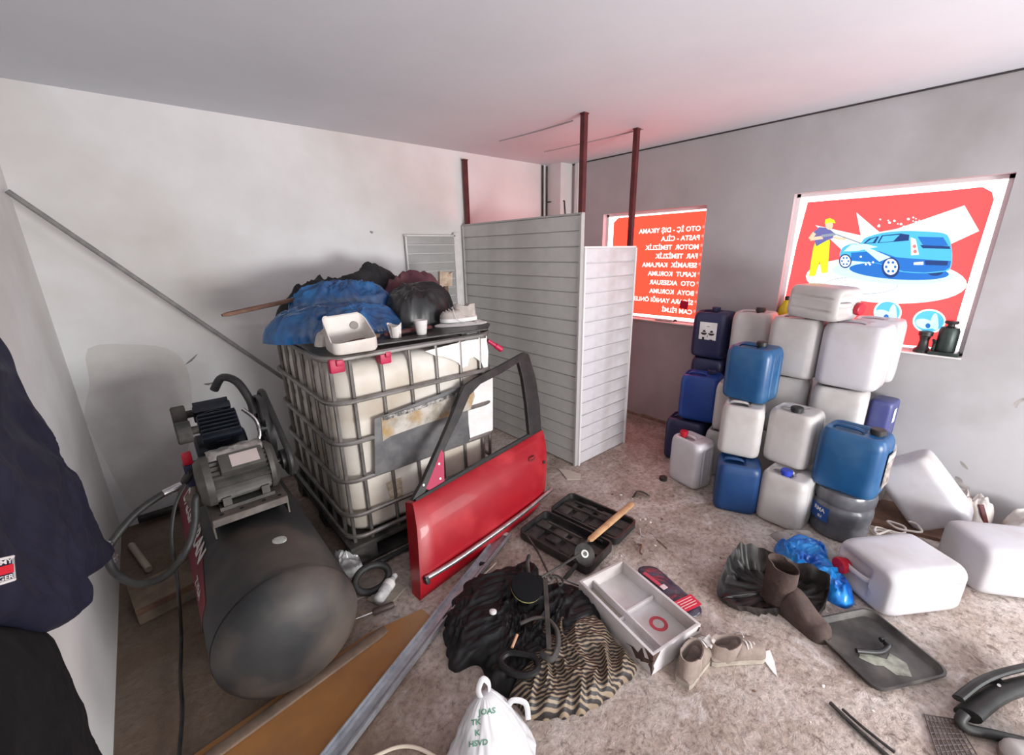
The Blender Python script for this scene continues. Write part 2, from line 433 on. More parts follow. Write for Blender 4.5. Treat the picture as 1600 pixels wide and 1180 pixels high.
for i, s in enumerate(lines):
    a = onx(1083-2.6*i*.98, 361+i*14.25, XS)
    # local x runs towards -Y (rightwards from outside); mirrored seen from inside
    B = Matrix(((0, 0, -1, XS-.003), (0, 1, 0, 0), (0, 0, 0, 0), (0, 0, 0, 1)))
    yy = W1[0]+.065; zz = a.z
    T = Matrix.Translation((XS-.003, yy, zz)) @ Matrix(((0, 0, -1, 0), (-1, 0, 0, 0), (0, 1, 0, 0), (0, 0, 0, 1)))
    textmesh(s, .056, E_let, 'lettering', T, s1, mirror=True, bold=.0016, sx=1.04)
    textmesh('*', .06, E_rec, 'bullet', Matrix.Translation((XS-.003, yy-.035, zz)) @ Matrix(((0, 0, -1, 0), (-1, 0, 0, 0), (0, 1, 0, 0), (0, 0, 0, 1))), s1, mirror=True)
tp = MB(); p = onx(1067, 477, XR+.03); tp.box((XR+.05, p.y, p.z), (.003, .075, .07), rot=(.1, 0, 0))
tag(build('red_sticker', tp, mat('red_tape', (.45, .0, .03), emit=.35)), 'small dark red patch stuck on the services sign window', 'sticker')
tp = MB(); p = onx(1020, 494, XR+.03); tp.box((XR+.035, 2.00, .985), (.05, .17, .018), rot=(0, .3, 0), bev=.004)
tag(build('folded_paper', tp, M_hdpe2), 'folded pale paper lying on sill of services sign window', 'paper')
tp = MB(); tp.tube([(XR+.04, 1.885, .99), (XR+.03, 1.895, 1.0), (XR+.04, 1.91, .985)], .008, 6); 
tag(build('plastic_clip', tp, M_blk), 'tiny black clip beside the folded paper on window sill', 'clip')

# sign in window 2 (washer and blue car)
s2 = thing('window_sign', 'red backlit sign with man washing a blue car', 'sign')
E_red = wglow('backlit_red', (1, .040, .041), 2.9)
c = MB(); c.prism(sp([(1262, 316), (1478, 298), (1535, 292), (1550, 300), (1553, 312), (1522, 410), (1498, 490), (1483, 545), (1400, 538), (1217, 514), (1226, 470), (1245, 380)], 0), (.004, 0, 0))
build('sign_sheet', c, E_red, s2, sm=False)
E_w = wglow('print_white', (.93, .97, .97), 1.15); E_pale = wglow('print_pale_blue', (.55, .86, .97), 1.1)
E_cy = wglow('print_cyan', (.08, .50, .82), 1.0); E_bl = wglow('print_blue', (.015, .17, .60), .95); E_db = wglow('print_dark_blue', (.01, .05, .22), .8)
E_ye = wglow('print_yellow', (.85, .88, .03), 1.0); E_skin = wglow('print_skin', (.95, .62, .42), 1.0); E_grey = wglow('print_grey', (.30, .36, .44), .9)
shape('white_burst', [sp([(1274, 352), (1345, 368), (1338, 332), (1378, 366), (1400, 358), (1507, 321), (1460, 362), (1530, 361), (1480, 384), (1400, 400), (1320, 395)], 1)], E_w, 1, s2)
shape('white_floor', [ell(1385, 438, 126, 36, 1, 36, .05)], E_w, 1, s2)
shape('pale_ring', [ell(1345, 446, 58, 14, 2), ], E_grey, 2, s2); shape('pale_disc', [ell(1345, 446, 57, 13, 3)], E_w, 3, s2)
shape('blue_puddle', [ell(1395, 427, 95, 17, 4, 36, .06)], E_pale, 4, s2)
shape('blue_shadow', [ell(1405, 424, 78, 13, 5, 36, .06)], E_bl, 5, s2)
body = [(1313, 402), (1316, 388), (1330, 381), (1345, 380), (1352, 372), (1378, 364), (1410, 361), (1450, 362), (1476, 365), (1484, 374), (1487, 388), (1488, 402), (1486, 417), (1478, 424), (1445, 427), (1405, 424), (1372, 412), (1330, 408)]
shape('car_body', [sp(body, 6, 4)], E_cy, 6, s2)
shape('car_lower_side', [sp([(1330, 395), (1372, 392), (1400, 402), (1424, 404), (1486, 408), (1484, 418), (1476, 423), (1445, 426), (1412, 424), (1372, 411), (1330, 407)], 7)], E_bl, 7, s2)
shape('car_bonnet', [sp([(1318, 393), (1330, 382), (1352, 381), (1372, 386), (1340, 392)], 7)], E_pale, 7, s2)
shape('car_window', [sp([(1349, 381), (1358, 373), (1374, 369), (1368, 380)], 8), sp([(1371, 380), (1378, 368), (1408, 365), (1421, 367), (1420, 376)], 8)], E_db, 8, s2)
shape('car_window_shine', [sp([(1374, 379), (1380, 369), (1406, 367), (1396, 377)], 9), sp([(1353, 380), (1361, 374), (1370, 371), (1364, 379)], 9)], E_cy, 9, s2)
shape('car_rear_window', [sp([(1434, 370), (1474, 371), (1482, 384), (1444, 386)], 8)], E_bl, 8, s2)
shape('car_rear_stripe', [sp([(1438, 383), (1484, 385), (1485, 389), (1442, 388)], 9)], E_db, 9, s2)
shape('car_tail_light', [sp([(1423, 371), (1431, 374), (1436, 398), (1424, 399)], 9)], E_w, 9, s2)
shape('car_lamp_dots', [ell(1429, 385, 3, 3, 10, 10), ell(1430, 393, 3, 3, 10, 10)], wglow('print_lamp_red', (.8, .2, .2), 1), 10, s2)
shape('car_bumper_light', [sp([(1428, 410), (1443, 409), (1443, 414), (1428, 414)], 9)], E_w, 9, s2)
shape('car_plate_recess', [sp([(1445, 407), (1482, 408), (1480, 415), (1446, 414)], 9)], E_db, 9, s2)
shape('car_wheel', [ell(1321, 408, 10, 11, 8), ell(1392, 418, 14, 16, 8), ell(1461, 424, 13, 7, 5.5)], E_db, 8, s2)
shape('car_rim', [ell(1321, 408, 8, 9, 9), ell(1392, 417, 11, 12.5, 9)], E_w, 9, s2)
shape('rim_gap', [ell(cx+rr*cos(a), cy+rr*1.12*sin(a), q, q, 10, 8) for cx, cy, rr, q in ((1321, 408, 5, 1.7), (1392, 417, 7, 2.3)) for a in [2*pi*i/6 for i in range(6)]], E_bl, 10, s2)
shape('water_jet', [sp([(1338, 379), (1392, 402), (1374, 409)], 9)], E_pale, 9, s2)
shape('bubble', [ell(1368+RND.uniform(0, 125), 352+RND.uniform(-14, 8), q, q*.8, 10, 8) for q in [RND.uniform(1.2, 2.6) for _ in range(26)]]+[ell(1345+RND.uniform(0, 20), 402+RND.uniform(-6, 12), 1.8, 1.6, 10, 8) for _ in range(5)], E_w, 10, s2)
shape('figure_trousers', [sp([(1276, 372), (1294, 366), (1297, 378), (1295, 404), (1293, 426), (1284, 427), (1281, 408), (1276, 408), (1274, 431), (1264, 432), (1268, 406), (1271, 388)], 8)], E_ye, 8, s2)
shape('figure_shirt', [sp([(1272, 362), (1280, 355), (1294, 356), (1304, 364), (1302, 372), (1292, 376), (1276, 385), (1272, 375)], 9)], wglow('print_violet', (.16, .16, .42), .9), 9, s2)
shape('figure_face', [ell(1296, 352, 6, 7, 10, 16)], E_skin, 10, s2); shape('figure_cap', [sp([(1289, 350), (1290, 343), (1297, 341), (1304, 344), (1306, 349), (1298, 348)], 11)], E_ye, 11, s2)
shape('figure_arm', [seg_((1273, 364), (1266, 374), 6, 10), seg_((1266, 374), (1286, 371), 5, 10), seg_((1302, 371), (1322, 374), 4, 10)], E_skin, 10, s2)
shape('spray_lance', [seg_((1284, 369), (1306, 366), 4, 11), seg_((1306, 366), (1345, 380), 2, 11)], E_grey, 11, s2)
for q, (cx, cy) in enumerate(((1387, 488), (1452, 502))):
    shape('round_picture_rim', [ell(cx, cy, 26 if q else 22, 19, 2)], E_w, 2, s2)
    shape('round_picture', [ell(cx, cy, 23 if q else 19, 16.5, 3)], wglow('print_sky', (.10, .55, .80), 1.0), 3, s2)
    shape('round_picture_car', [sp([(cx-20, cy-2), (cx-8, cy-4), (cx+6, cy+2), (cx+8, cy+10), (cx-8, cy+12), (cx-20, cy+6)], 4, 3), sp([(cx+8, cy-12), (cx+13, cy-8), (cx+14, cy+12), (cx+6, cy+12), (cx+2, cy)], 5, 3)], E_pale, 4, s2)
    shape('round_picture_wheel', [ell(cx-2, cy+7, 4, 4, 6, 12)], E_bl, 6, s2)

# bottle jacks and spray bottle on the sill of window 2
M_jack = mat('dark_green_iron', (.018, .030, .027), (.04, .055, .048), .4, .3, scale=14)
def jack(loc, h, r, label, rz=0):
    t = thing('bottle_jack', label, 'jack', loc, rz)
    b = MB(); b.box((0, 0, .011), (r*2.5, r*2.9, .022), bev=.004); build('base', b, M_jack, t)
    b = MB(); b.lathe([(r*.92, .02), (r, .03), (r, h*.70), (r*.86, h*.80), (r*.45, h*.84)], n=24); build('body', b, M_jack, t)
    b = MB(); b.lathe([(r*.35, h*.80), (r*.35, h*.9), (r*.62, h*.91), (r*.70, h*.95), (r*.62, h), (r*.2, h)]); build('saddle', b, M_blk, t)
    b = MB(); b.cyl((-r*.3, r*1.05, .02), (-r*.3, r*1.05, h*.42), r*.22); b.cyl((-r*.3, r*1.05, h*.3), (-r*1.0, r*1.2, h*.44), r*.15); build('pump_socket', b, M_jack, t)
    return t
jack((XR+.035, .165, W2[2]+.009), .205, .046, 'large dark green bottle jack on sill at right end of car sign window')
t = thing('bottle_jack', 'small dark jack with waisted body left of the green bottle jack', 'jack', (XR+.030, .262, W2[2]+.009))
b = MB(); b.lathe([(.040, 0), (.040, .018), (.026, .035), (.022, .075), (.028, .10)], n=20); build('base', b, M_blk, t)
b = MB(); b.lathe([(.026, .098), (.034, .105), (.034, .128), (.02, .132)], n=20); build('saddle', b, M_blk, t)
t = thing('spray_bottle', 'yellow liquid bottle with dark cap on left end of car sign sill', 'bottle', (XR+.03, 1.035, W2[2]+.17))
t.location.z = W2[2]+.009
b = MB(); b.lathe([(.045, 0), (.05, .01), (.05, .17), (.046, .20), (.024, .255), (.014, .27)], n=24); build('body', b, mat('yellow_liquid', (.60, .52, .01), (.75, .62, .02), .15, scale=8), t)
b = MB(); b.lathe([(.018, .265), (.018, .29), (.012, .295)]); build('cap', b, M_blk, t)

# ------------------------------------------------------------------ shower-like cubicle of plastic lining
def slats(name, label, P0, d, nrm, width, height, m, n, framem):
    t = thing(name, label, 'partition', P0); rot = math.atan2(d[1], d[0]); t.rotation_euler = (0, 0, rot)
    hs = height/n
    b = MB()  # one lining board: front skin with a slanting face and recessed tongue
    prof = [(.002, 0), (-.002, .0005), (-.002, .0045), (-.011, .006), (-.0125, .010), (-.009, hs*.5), (-.011, hs-.0015), (-.002, hs-.0005), (-.002, hs+.003), (.008, hs+.003), (.008, 0)]
    b.loft([[(x, y, z) for y, z in prof] for x in (0, width)])
    first = build('board', b, m, t, ang=25)
    for k in range(n):
        o = first if k == 0 else first.copy()
        if k: COL.objects.link(o); o.parent = t
        o.location = (RND.uniform(-.004, .004), RND.uniform(-.002, .002), k*hs); o.rotation_euler = (RND.uniform(-.008, .008), RND.uniform(-.0025, .0025), 0)
    b = MB(); b.box((width/2, .0, height+.006), (width+.01, .03, .012)); build('top_trim', b, framem, t)
    b = MB(); b.box((0, -.006, height/2), (.016, .034, height)); b.box((width, -.006, height/2), (.016, .034, height)); build('edge_trim', b, framem, t)
    b = MB()
    for x in (.1, width/2, width-.1): b.box((x, .024, height/2), (.03, .03, height))
    build('stud', b, M_post, t)
    return t
PX, PY = 2.305, 1.93
# long side: runs from the back wall to the corner; its face looks towards -X
slats('cubicle_side_partition', 'tall shade-toned boarded partition running from the back wall to the post', (PX, YB-.02, 0), (0, -1), None, YB-.02-PY, 1.845, M_pvcshade, 18, mat('shaded_trim', (.45, .44, .43), rough=.5))  # trim colour holds the shade of this side too
slats('cubicle_front_partition', 'lower white boarded partition facing the room, right of the corner', (PX+.015, PY, 0), (1, 0), None, .60, 1.63, M_pvcw, 16, mat('white_trim', (.75, .74, .75), rough=.5))
for (x, y, z0, z1, lab) in ((2.335, 3.285, 0, 2.385, 'red-brown steel post at back wall end of the tall partition'), (2.345, 1.975, 0, HC-.0, 'red-brown steel post at the corner where both partitions meet'), (2.93, 1.975, 0, HC-.0, 'red-brown steel post at free end of the white partition')):
    t = thing('steel_post', lab, 'post', (x, y, 0))
    b = MB(); b.box((0, 0, (z0+z1)/2), (.036, .036, z1-z0), bev=.003); build('tube', b, M_post, t)
    b = MB(); b.box((0, 0, z1-.004), (.044, .040, .008)); build('top_plate', b, M_post, t)
# ------------------------------------------------------------------ framed mirror on the back wall; slats stand in for its reflection
t = thing('framed_mirror', 'mirror in thin white frame against back wall, reflection modelled as grey slats', 'panel', (1.95, YB-.025, 1.10))
w_, h_ = .47, .66
n = 9
for k in range(n):
    b = MB(); b.box((0, 0, (k+.5)*h_/n), (w_, .012, h_/n-.006), bev=.003); build('slat', b, mat('reflected_slat', (.36, .365, .355), (.42, .42, .41), .5, scale=5), t)
b = MB()
for c, d in (((0, -.004, h_), (w_+.02, .018, .010)), ((0, -.004, 0), (w_+.02, .018, .05)), ((-w_/2, -.004, h_/2), (.010, .018, h_)), ((w_/2+.025, -.004, h_/2), (.06, .018, h_+.05)), ((0, .006, h_/2), (w_, .008, h_))): b.box(c, d)
build('frame', b, M_white, t)
b = MB(); b.box((0, -.012, h_-.075), (w_, .006, .005)); b.box((0, -.012, h_-.145), (w_, .006, .005)); build('white_strip', b, M_white, t)
# ------------------------------------------------------------------ long thin pole
b = MB(); A, B = Vector((-.372, 3.12, 1.93)), Vector((1.33, 3.21, .012)); b.cyl(A, B, .0125, n=14)
tag(build('pole', b, mat('grey_pole', (.20, .20, .195), (.28, .27, .26), .6, scale=20)), 'long thin grey pole leaning across the back wall behind the cage', 'pole')

# ------------------------------------------------------------------ IBC container
IX0, IX1, IY0, IY1 = .565, 1.565, 1.98, 3.03
ICX, ICY = (IX0+IX1)/2, (IY0+IY1)/2; IW, ID = IX1-IX0, IY1-IY0
ibc = thing('liquid_container', 'large caged white liquid container on a black pallet by the back wall', 'container', (ICX, ICY, 0))
b = MB()
def rr(w, d, r, z, n=7, bul=0): return [(x, y, z) for x, y in rounded(w, d, r, n)]
rg = []
for z, s in ((.155, .90), (.165, .95), (.20, .985), (.30, 1), (.50, 1.0), (.52, .985), (.54, 1.0), (.80, 1.0), (.82, .988), (.84, 1.0), (1.02, 1), (1.07, .985), (1.10, .95), (1.115, .88)):
    rg.append(rr((IW-.05)*s, (ID-.05)*s, .13*s, z))
b.loft(rg); build('plastic_tank', b, M_tankw, ibc, ang=50)
b = MB(); b.lathe([(.09, 1.11), (.09, 1.14), (.08, 1.145)], n=30); build('lid', b, M_blk, ibc)
for k, z in enumerate((.175, .305, .505, .715, .93, 1.15)):
    b = MB(); b.tube([(x, y, z) for x, y in rounded(IW, ID, .10, 6)], .0125 if k < 5 else .015, 8, closed=True, sm=1); build('cage_ring', b, M_cage, ibc)
def vbar(x, y):
    b = MB(); dx = dy = 0
    b.tube([(x, y, .13), (x, y, 1.15)], .0105, 8, sm=1); build('cage_bar', b, M_cage, ibc)
for x in (-.375, -.22, -.06, .10, .26, .40):
    vbar(x, -ID/2+.020); vbar(x, ID/2-.020)
for y in (-.40, -.24, -.08, .08, .24, .40):
    vbar(-IW/2+.020, y); vbar(IW/2-.020, y)
vbar(-IW/2+.035, -ID/2+.035); vbar(IW/2-.035, -ID/2+.035); vbar(-IW/2+.035, ID/2-.035)
# pallet
b = MB(); b.box((0, 0, .122), (IW+.02, ID+.02, .03), bev=.01); build('pallet_deck', b, M_dust, ibc)
for y in (-ID/2+.06, 0, ID/2-.06):
    for x in (-IW/2+.07, 0, IW/2-.07):
        b = MB(); b.box((x, y, .060), (.14, .12, .10), bev=.012); build('pallet_foot', b, M_dust, ibc)
for y in (-ID/2+.05, ID/2-.05):
    b = MB(); b.box((0, y, .012), (IW, .10, .022), bev=.004); build('pallet_runner', b, M_dust, ibc)
b = MB(); b.tube([(.12, -ID/2-.02, .12), (.25, -ID/2-.025, .12), (.40, -ID/2-.02, .125)], .009, 6); build('pallet_bolt', b, M_cage, ibc)
# sheet-metal plate, torn sticker, papers
def iface(pts, y=-ID/2-.012): # pixel trace on the front face -> local
    return [Vector((q.x-ICX, y, q.z)) for q in [ony(px, py, ICY+y) for px, py in pts]]
b = MB(); b.prism(iface([(585, 655), (730, 600), (733, 690), (586, 744)]), (0, .004, 0)); lp_ = build('label_plate', b, mat('grey_sheet_metal', (.11, .11, .115), (.18, .18, .18), .45, .3, scale=10), ibc)
b = MB(); b.prism(iface([(596, 652), (640, 640), (700, 618), (740, 606), (742, 620), (735, 640), (660, 664), (610, 682), (598, 690)], -ID/2-.0145), (0, .002, 0))
build('torn_label', b, mat('torn_paper', (.55, .52, .47), (.34, .30, .24), .8, scale=14, c3=(.40, .24, .07), s3=9), lp_)
b = MB(); b.prism(iface([(597, 652), (650, 636), (700, 618), (736, 606), (737, 611), (700, 623), (650, 642), (599, 658)], -ID/2-.017), (0, .002, 0)); build('label_heading', b, mat('black_print', (.05, .05, .05), (.5, .48, .45), .8, scale=60), lp_)
b = MB(); b.prism(iface([(730, 612), (742, 600), (770, 590), (770, 672), (735, 690), (731, 650)], -ID/2+.006), (0, .003, 0)); build('paper_sheet', b, M_white, ibc)
b = MB(); P_ = iface([(664, 549), (690, 542), (730, 532), (760, 528), (763, 550), (762, 584), (757, 578), (752, 566), (741, 558), (734, 560), (731, 572), (722, 575), (716, 567), (706, 562), (692, 557), (680, 556)], -ID/2+.012); b.prism(P_, (0, .003, 0)); build('torn_sticker', b, M_white, ibc)
b = MB(); b.prism(iface([(604, 755), (628, 746), (630, 778), (612, 786)], -ID/2+.018), (0, .002, 0)); build('stain_mark', b, mat('stain_print', (.42, .34, .22), (.68, .62, .50), .8, scale=45), ibc)
# top cross bars with magenta end pieces
b = MB(); b.cyl((-.30, -ID/2+.03, 1.165), (-.30, ID/2-.02, 1.165), .014); b.cyl((.30, -ID/2+.03, 1.165), (.30, ID/2-.02, 1.165), .014); build('cross_bar', b, M_cage, ibc)
for (x, y, dx, dy) in ((-.44, -ID/2+.015, .035, .02), (-.20, -ID/2+.03, .03, .035)):
    b = MB(); b.box((x, y, 1.12), (dx*2, dy*2, .07), bev=.010); b.box((x+.01, y-.012, 1.135), (dx, dy*2, .03), bev=.006); build('corner_clamp', b, M_pink, ibc)
b = MB(); p0 = ony(762, 532, 2.0); p1 = ony(792, 552, 1.96)
T_ = Vector((ICX, ICY, 0)); b.lathe([(.012, 0), (.013, .06), (.017, .062), (.018, .11), (.012, .115)], p0-T_, (p1-p0).normalized()*1.0, n=16); build('bar_end_cap', b, M_pink, ibc)
# low scrap edge below the container
b = MB(); b.tube([(.60, 1.93, .02), (.75, 1.925, .02), (1.0, 1.93, .02), (1.2, 1.935, .02)], .014, 8)
tag(build('rubber_strip', b, M_rub), 'black rubber strip lying along foot of the caged container', 'strip')

ZT = 1.182
# ------------------------------------------------------------------ things on top of the container
def onheap(name, outline, H, m, label, cat, z=0, seed=0, local=True, **k):
    mb = heapmesh([(x, y) for x, y in outline], H, seed, **k)
    o = build(name, mb, m, ang=80); o.location = (0, 0, z)
    return tag(o, label, cat)
b = MB(); P_ = [(.70, 2.00), (1.48, 1.93), (1.60, 2.06), (1.50, 2.62), (.78, 2.62)]
bb = MB(); bb.prism([(x, y, ZT) for x, y in P_], (0, 0, .012))
tag(build('mat_sheet', bb, mat('black_sheet', (.015, .015, .016), (.04, .038, .036), .4, scale=20), bevel=.003), 'thin black sheet lying on top of the caged container', 'sheet')
M_bluebag = mat('blue_plastic_film', (.005, .045, .15), (.012, .13, .34), .22, scale=5, spec=.8)
M_blkbag = mat('black_plastic_film', (.008, .008, .009), (.02, .02, .021), .34, scale=8, spec=.6)
M_blkcloth = mat('black_cloth', (.012, .012, .014), (.028, .026, .028), .8, scale=14)
M_blkshine = mat('black_satin', (.006, .006, .007), (.012, .012, .013), .5, scale=14, spec=.3)
onheap('tarpaulin', [(.42, 2.40), (.50, 2.28), (.70, 2.20), (.92, 2.18), (1.10, 2.26), (1.14, 2.40), (1.06, 2.54), (.84, 2.60), (.62, 2.56), (.46, 2.50)], .19, M_bluebag, 'crumpled blue plastic sheet heaped at left on the container', 'tarpaulin', ZT+.013, 3, amp=.48, fs=11, aniso=(.45, 1.4), ang=.2, nr=60, na=220, p=2.0, q=.6, cr=.45)
onheap('tarpaulin', [(.60, 2.58), (.86, 2.50), (1.16, 2.46), (1.24, 2.62), (1.12, 2.74), (.80, 2.78), (.62, 2.70)], .31, M_bluebag, 'second blue plastic bundle behind the first, higher on the pile', 'tarpaulin', ZT, 8, amp=.36, fs=11, aniso=(.5, 1.3), ang=.2, nr=54, na=200, p=2.6, q=.5, cr=.45)
onheap('bin_bag', [(1.10, 2.34), (1.26, 2.26), (1.42, 2.26), (1.54, 2.36), (1.55, 2.54), (1.34, 2.66), (1.15, 2.60)], .265, M_blkbag, 'stuffed black plastic bag at right of the pile on the container', 'bag', ZT+.013, 5, amp=.36, fs=7, nr=46, na=160, p=2.6, q=.55, cr=.3, aniso=(.8, 1.3))
onheap('dark_cloth', [(.58, 2.80), (.9, 2.74), (1.30, 2.70), (1.62, 2.74), (1.56, 2.90), (1.25, 2.98), (.85, 2.98), (.62, 2.92)], .40, M_blkcloth, 'dark cloth heap along the back of the pile', 'cloth', ZT, 12, amp=.34, fs=5, nr=34,
       prof=lambda x, y, t: max(0, 1-t**3)**.5*(.62+.38*math.exp(-((x-1.18)/.14)**2)+.18*math.exp(-((x-.82)/.10)**2)))
# sticks
def stick(p, q, w_, h_, m, name, label, cat='stick'):
    p, q = Vector(p), Vector(q); d = (q-p).normalized(); s = d.cross(Vector((0, 0, 1))).normalized(); u = s.cross(d)
    mb = MB(); rg = []
    for t, k in ((0, .5), (.03, .9), (.5, 1), (.97, 1), (1, .8)):
        c = p.lerp(q, t); rg.append([c+s*w_*a*k+u*h_*e*k for a, e in ((-.5, -.35), (-.35, -.5), (.35, -.5), (.5, -.35), (.5, .35), (.35, .5), (-.35, .5), (-.5, .35))])
    mb.loft(rg); return tag(build(name, mb, m), label, cat)
a = ony(347, 493, 2.50); b2 = ony(470, 466, 2.66)
stick(a, a.lerp(b2, 2.2), .03, .022, M_dkwood, 'wooden_stick', 'brown wooden stick poking out left from the pile')
a = ony(600, 441, 2.70); b2 = ony(655, 432, 2.74)
onheap('purple_cloth', [(1.20, 2.62), (1.42, 2.60), (1.60, 2.64), (1.66, 2.72), (1.45, 2.76), (1.22, 2.72)], .335, mat('maroon_cloth', (.10, .03, .045), (.15, .06, .07), .8), 'dull maroon cloth strip between black bag and dark cloth', 'cloth', ZT, 22, amp=.2, fs=8, p=3, q=.4)
t = thing('cardboard_scrap', 'small beige torn box scrap standing on the pile before the panel', 'cardboard', (1.66, 2.72, ZT+.20))
b = MB(); b.prism([(0, 0, 0), (.10, -.01, 0), (.11, -.01, .10), (.085, -.008, .085), (.06, -.006, .105), (.01, 0, .11)], (.0, .03, .0)); build('card', b, mat('stained_card', (.55, .44, .33), (.35, .24, .17), .85, scale=25), t)
b = MB(); b.box((.06, .015, -.10), (.03, .02, .21)); build('support_flap', b, M_dkwood, t)
# cut-open white jug
t = thing('cut_jug', 'cut-open white plastic jug with dark spout hole on front edge of container', 'jug', (.715, 2.01, ZT-.004), rz=radians(-4))
b = MB(); w_, d_ = .21, .17
O = rounded(w_, d_, .035, 5); I = rounded(w_-.010, d_-.010, .031, 5)
def top(x, y): return .055+.085*max(0, (y+.03)/.09) + .012*sin(x*40) if y > -.03 else .055+.02*max(0, (x+.02)*4)
rg = [[(x*.93, y*.93, 0) for x, y in O], [(x, y, .012) for x, y in O], [(x, y, top(x, y)) for x, y in O], [(x, y, top(x, y)-.001) for x, y in I], [(x, y, .012) for x, y in I], [(x*.9, y*.9, .006) for x, y in I]]
b.loft(rg); build('body', b, mat('cut_jug_plastic', (.74, .70, .66), (.64, .58, .52), .45, scale=6), t)
b = MB(); b.cyl((.045, d_/2-.012, .105), (.045, d_/2-.004, .105), .020, n=24); build('spout_hole', b, mat('grey_hole', (.30, .27, .25), rough=.7), t)
onheap('plastic_rag', [(.60, 2.10), (.74, 2.13), (.85, 2.10), (.90, 2.15), (.84, 2.20), (.72, 2.20), (.60, 2.18)], .10, mat('milky_film', (.60, .56, .50), (.42, .40, .38), .35, scale=10), 'crumpled milky plastic wrapper behind the cut jug', 'wrapper', ZT+.013, 31, amp=.45, fs=14)
stick((.62, 2.03, ZT+.012), (.90, 2.12, ZT+.028), .035, .02, M_dkwood, 'wooden_block', 'short dark wood piece under the cut jug', 'wood')
stick((.92, 2.10, ZT+.03), (1.22, 2.13, ZT+.03), .04, .02, mat('maroon_wood', (.09, .025, .025), (.13, .04, .04), .6), 'wooden_lath', 'dark red lath lying behind the paper cups', 'wood')
def cup(x, y, label, crumple):
    t = thing('paper_cup', label, 'cup', (x, y, ZT+.013)); b = MB(); rg = []
    for r, z in ((.024, 0), (.026, .002), (.036, .078), (.0375, .080), (.0355, .078), (.025, .006)):
        rg.append([((r*(1+crumple*.35*noise.noise(Vector((cos(a)*2, sin(a)*2, z*20)))))*cos(a), (r*(1+crumple*.35*noise.noise(Vector((cos(a)*2, sin(a)*2, z*20+4)))))*sin(a), z*(1-crumple*.12*(1+sin(a*2)))) for a in [2*pi*i/24 for i in range(24)]])
    b.loft(rg); build('wall', b, M_white if not crumple else mat('cup_print', (.74, .71, .68), (.30, .26, .22), .7, scale=26, lo=.52, hi=.62), t); return t
cup(.968, 2.055, 'crumpled printed paper cup on the black sheet, left of two', 1)
cup(1.108, 2.035, 'plain white paper cup on the black sheet, right of two', 0)

# shoes -------------------------------------------------------------
def shoe(name, label, cat, mx, L=.29, W=.10, ank=.10, m=M_suede, sole=M_suede, boot=0, laces=True, lace_m=None, group=None):
    t = thing(name, label, cat, mx=mx)
    def wid(s): return W/2*(.62+.38*sin(min(1, s/.72)*pi/2)) * (1 if s < .8 else max(.05, 1-((s-.8)/.2)**2.4)**.5) * (1 if s > .06 else .80+.2*s/.06)
    def ctr(s): return .012*sin(s*pi)
    b = MB(); out = []
    S = [i/26 for i in range(27)]
    for s in S: out.append((s*L, ctr(s)+wid(s)*1.05))
    for s in reversed(S): out.append((s*L, ctr(s)-wid(s)*1.05))
    b.prism([(x, y, 0) for x, y in out], (0, 0, .022)); build('sole', b, sole, t, ang=50)
    b = MB(); rg = []
    n = 18
    for i in range(25):
        s = i/24*.985+.005; w2 = wid(s)*1.0
        hi = max(.056, ank*.80) if not boot else .125
        s0, s1 = (.38, .50) if not boot else (.30, .42)
        if s < s0: h = .016
        elif s < s1: h = .016+(hi-.016)*(3*((s-s0)/(s1-s0))**2-2*((s-s0)/(s1-s0))**3)
        else:
            q = min(1, (s-s1)/(.84-s1)); h = .046+(hi-.046)*(.5+.5*cos(pi*q))
            if s > .84: h = .046-.008*((s-.84)/.16)
        if s > .93: h *= 1-.5*((s-.93)/.07)
        r = []
        for k in range(n+1):
            a = pi*k/n; ca = cos(a); r.append((s*L, ctr(s)+w2*math.copysign(abs(ca)**(.75+6*max(0, h-.06)), ca), .018+h*sin(a)**.6))
        rg.append(r)
    b.loft(rg, (True, True)); build('upper', b, m, t, ang=70)
    b = MB(); z0 = ank*.6; z1 = ank+.02+boot; O1 = []; rings = []
    for z, kx, kw in ((.012, 1.02, 1.05), (.03, 1.02, 1.08), (z0, 1.0, 1.0), (z1-.01, .95+boot*.6, 1.02+boot*.8), (z1, .95+boot*.6, 1.02+boot*.8), (z1-.002, .88+boot*.5, .88+boot*.8), (z0-.02, .84, .8)):
        lean = (z-z0)*.05
        rings.append([(.070+.068*kx*cos(a), .004+W/2*(.86 if boot else .74)*kw*sin(a), z+(.012 if cos(a) < -.3 else 0)*(z > z0)+(.015*max(0, cos(a)) if z > z0 and boot == 0 else 0)) for a in [2*pi*i/26 for i in range(26)]])
    b.loft(rings, (False, False)); build('collar', b, m, t, ang=60)
    b = MB(); b.loft([rings[-1]], (False, True)) if False else b.flat([Vector(p) for p in rings[-1]]); build('insole', b, M_dark, t)
    if laces:
        b = MB(); x0 = .150
        for k in range(4):
            x = x0+k*.018; z = .018+ank*.82*(1-k*.12)+.004
            b.tube([(x, -.024, z-.008), (x+.004, 0, z+.004), (x, .024, z-.008)], .0028, 6)
        b.tube([(x0, .01, .09), (x0+.01, .05, .07), (x0+.0, .085, .02), (x0-.03, .13, .006)], .0022, 6)
        build('laces', b, lace_m or M_white, t)
    return t
def M4(loc, rz=0, rx=0, ry=0): return Matrix.Translation(loc) @ Matrix.Rotation(rz, 4, 'Z') @ Matrix.Rotation(ry, 4, 'Y') @ Matrix.Rotation(rx, 4, 'X')
shoe('sneaker', 'pale sneaker lying on right end of the black sheet atop container', 'shoe', M4((1.55, 2.14, ZT+.034), radians(166)), m=mat('pale_mesh', (.42, .37, .34), (.55, .50, .47), .9, scale=20), sole=M_white, ank=.07, L=.23, W=.085)
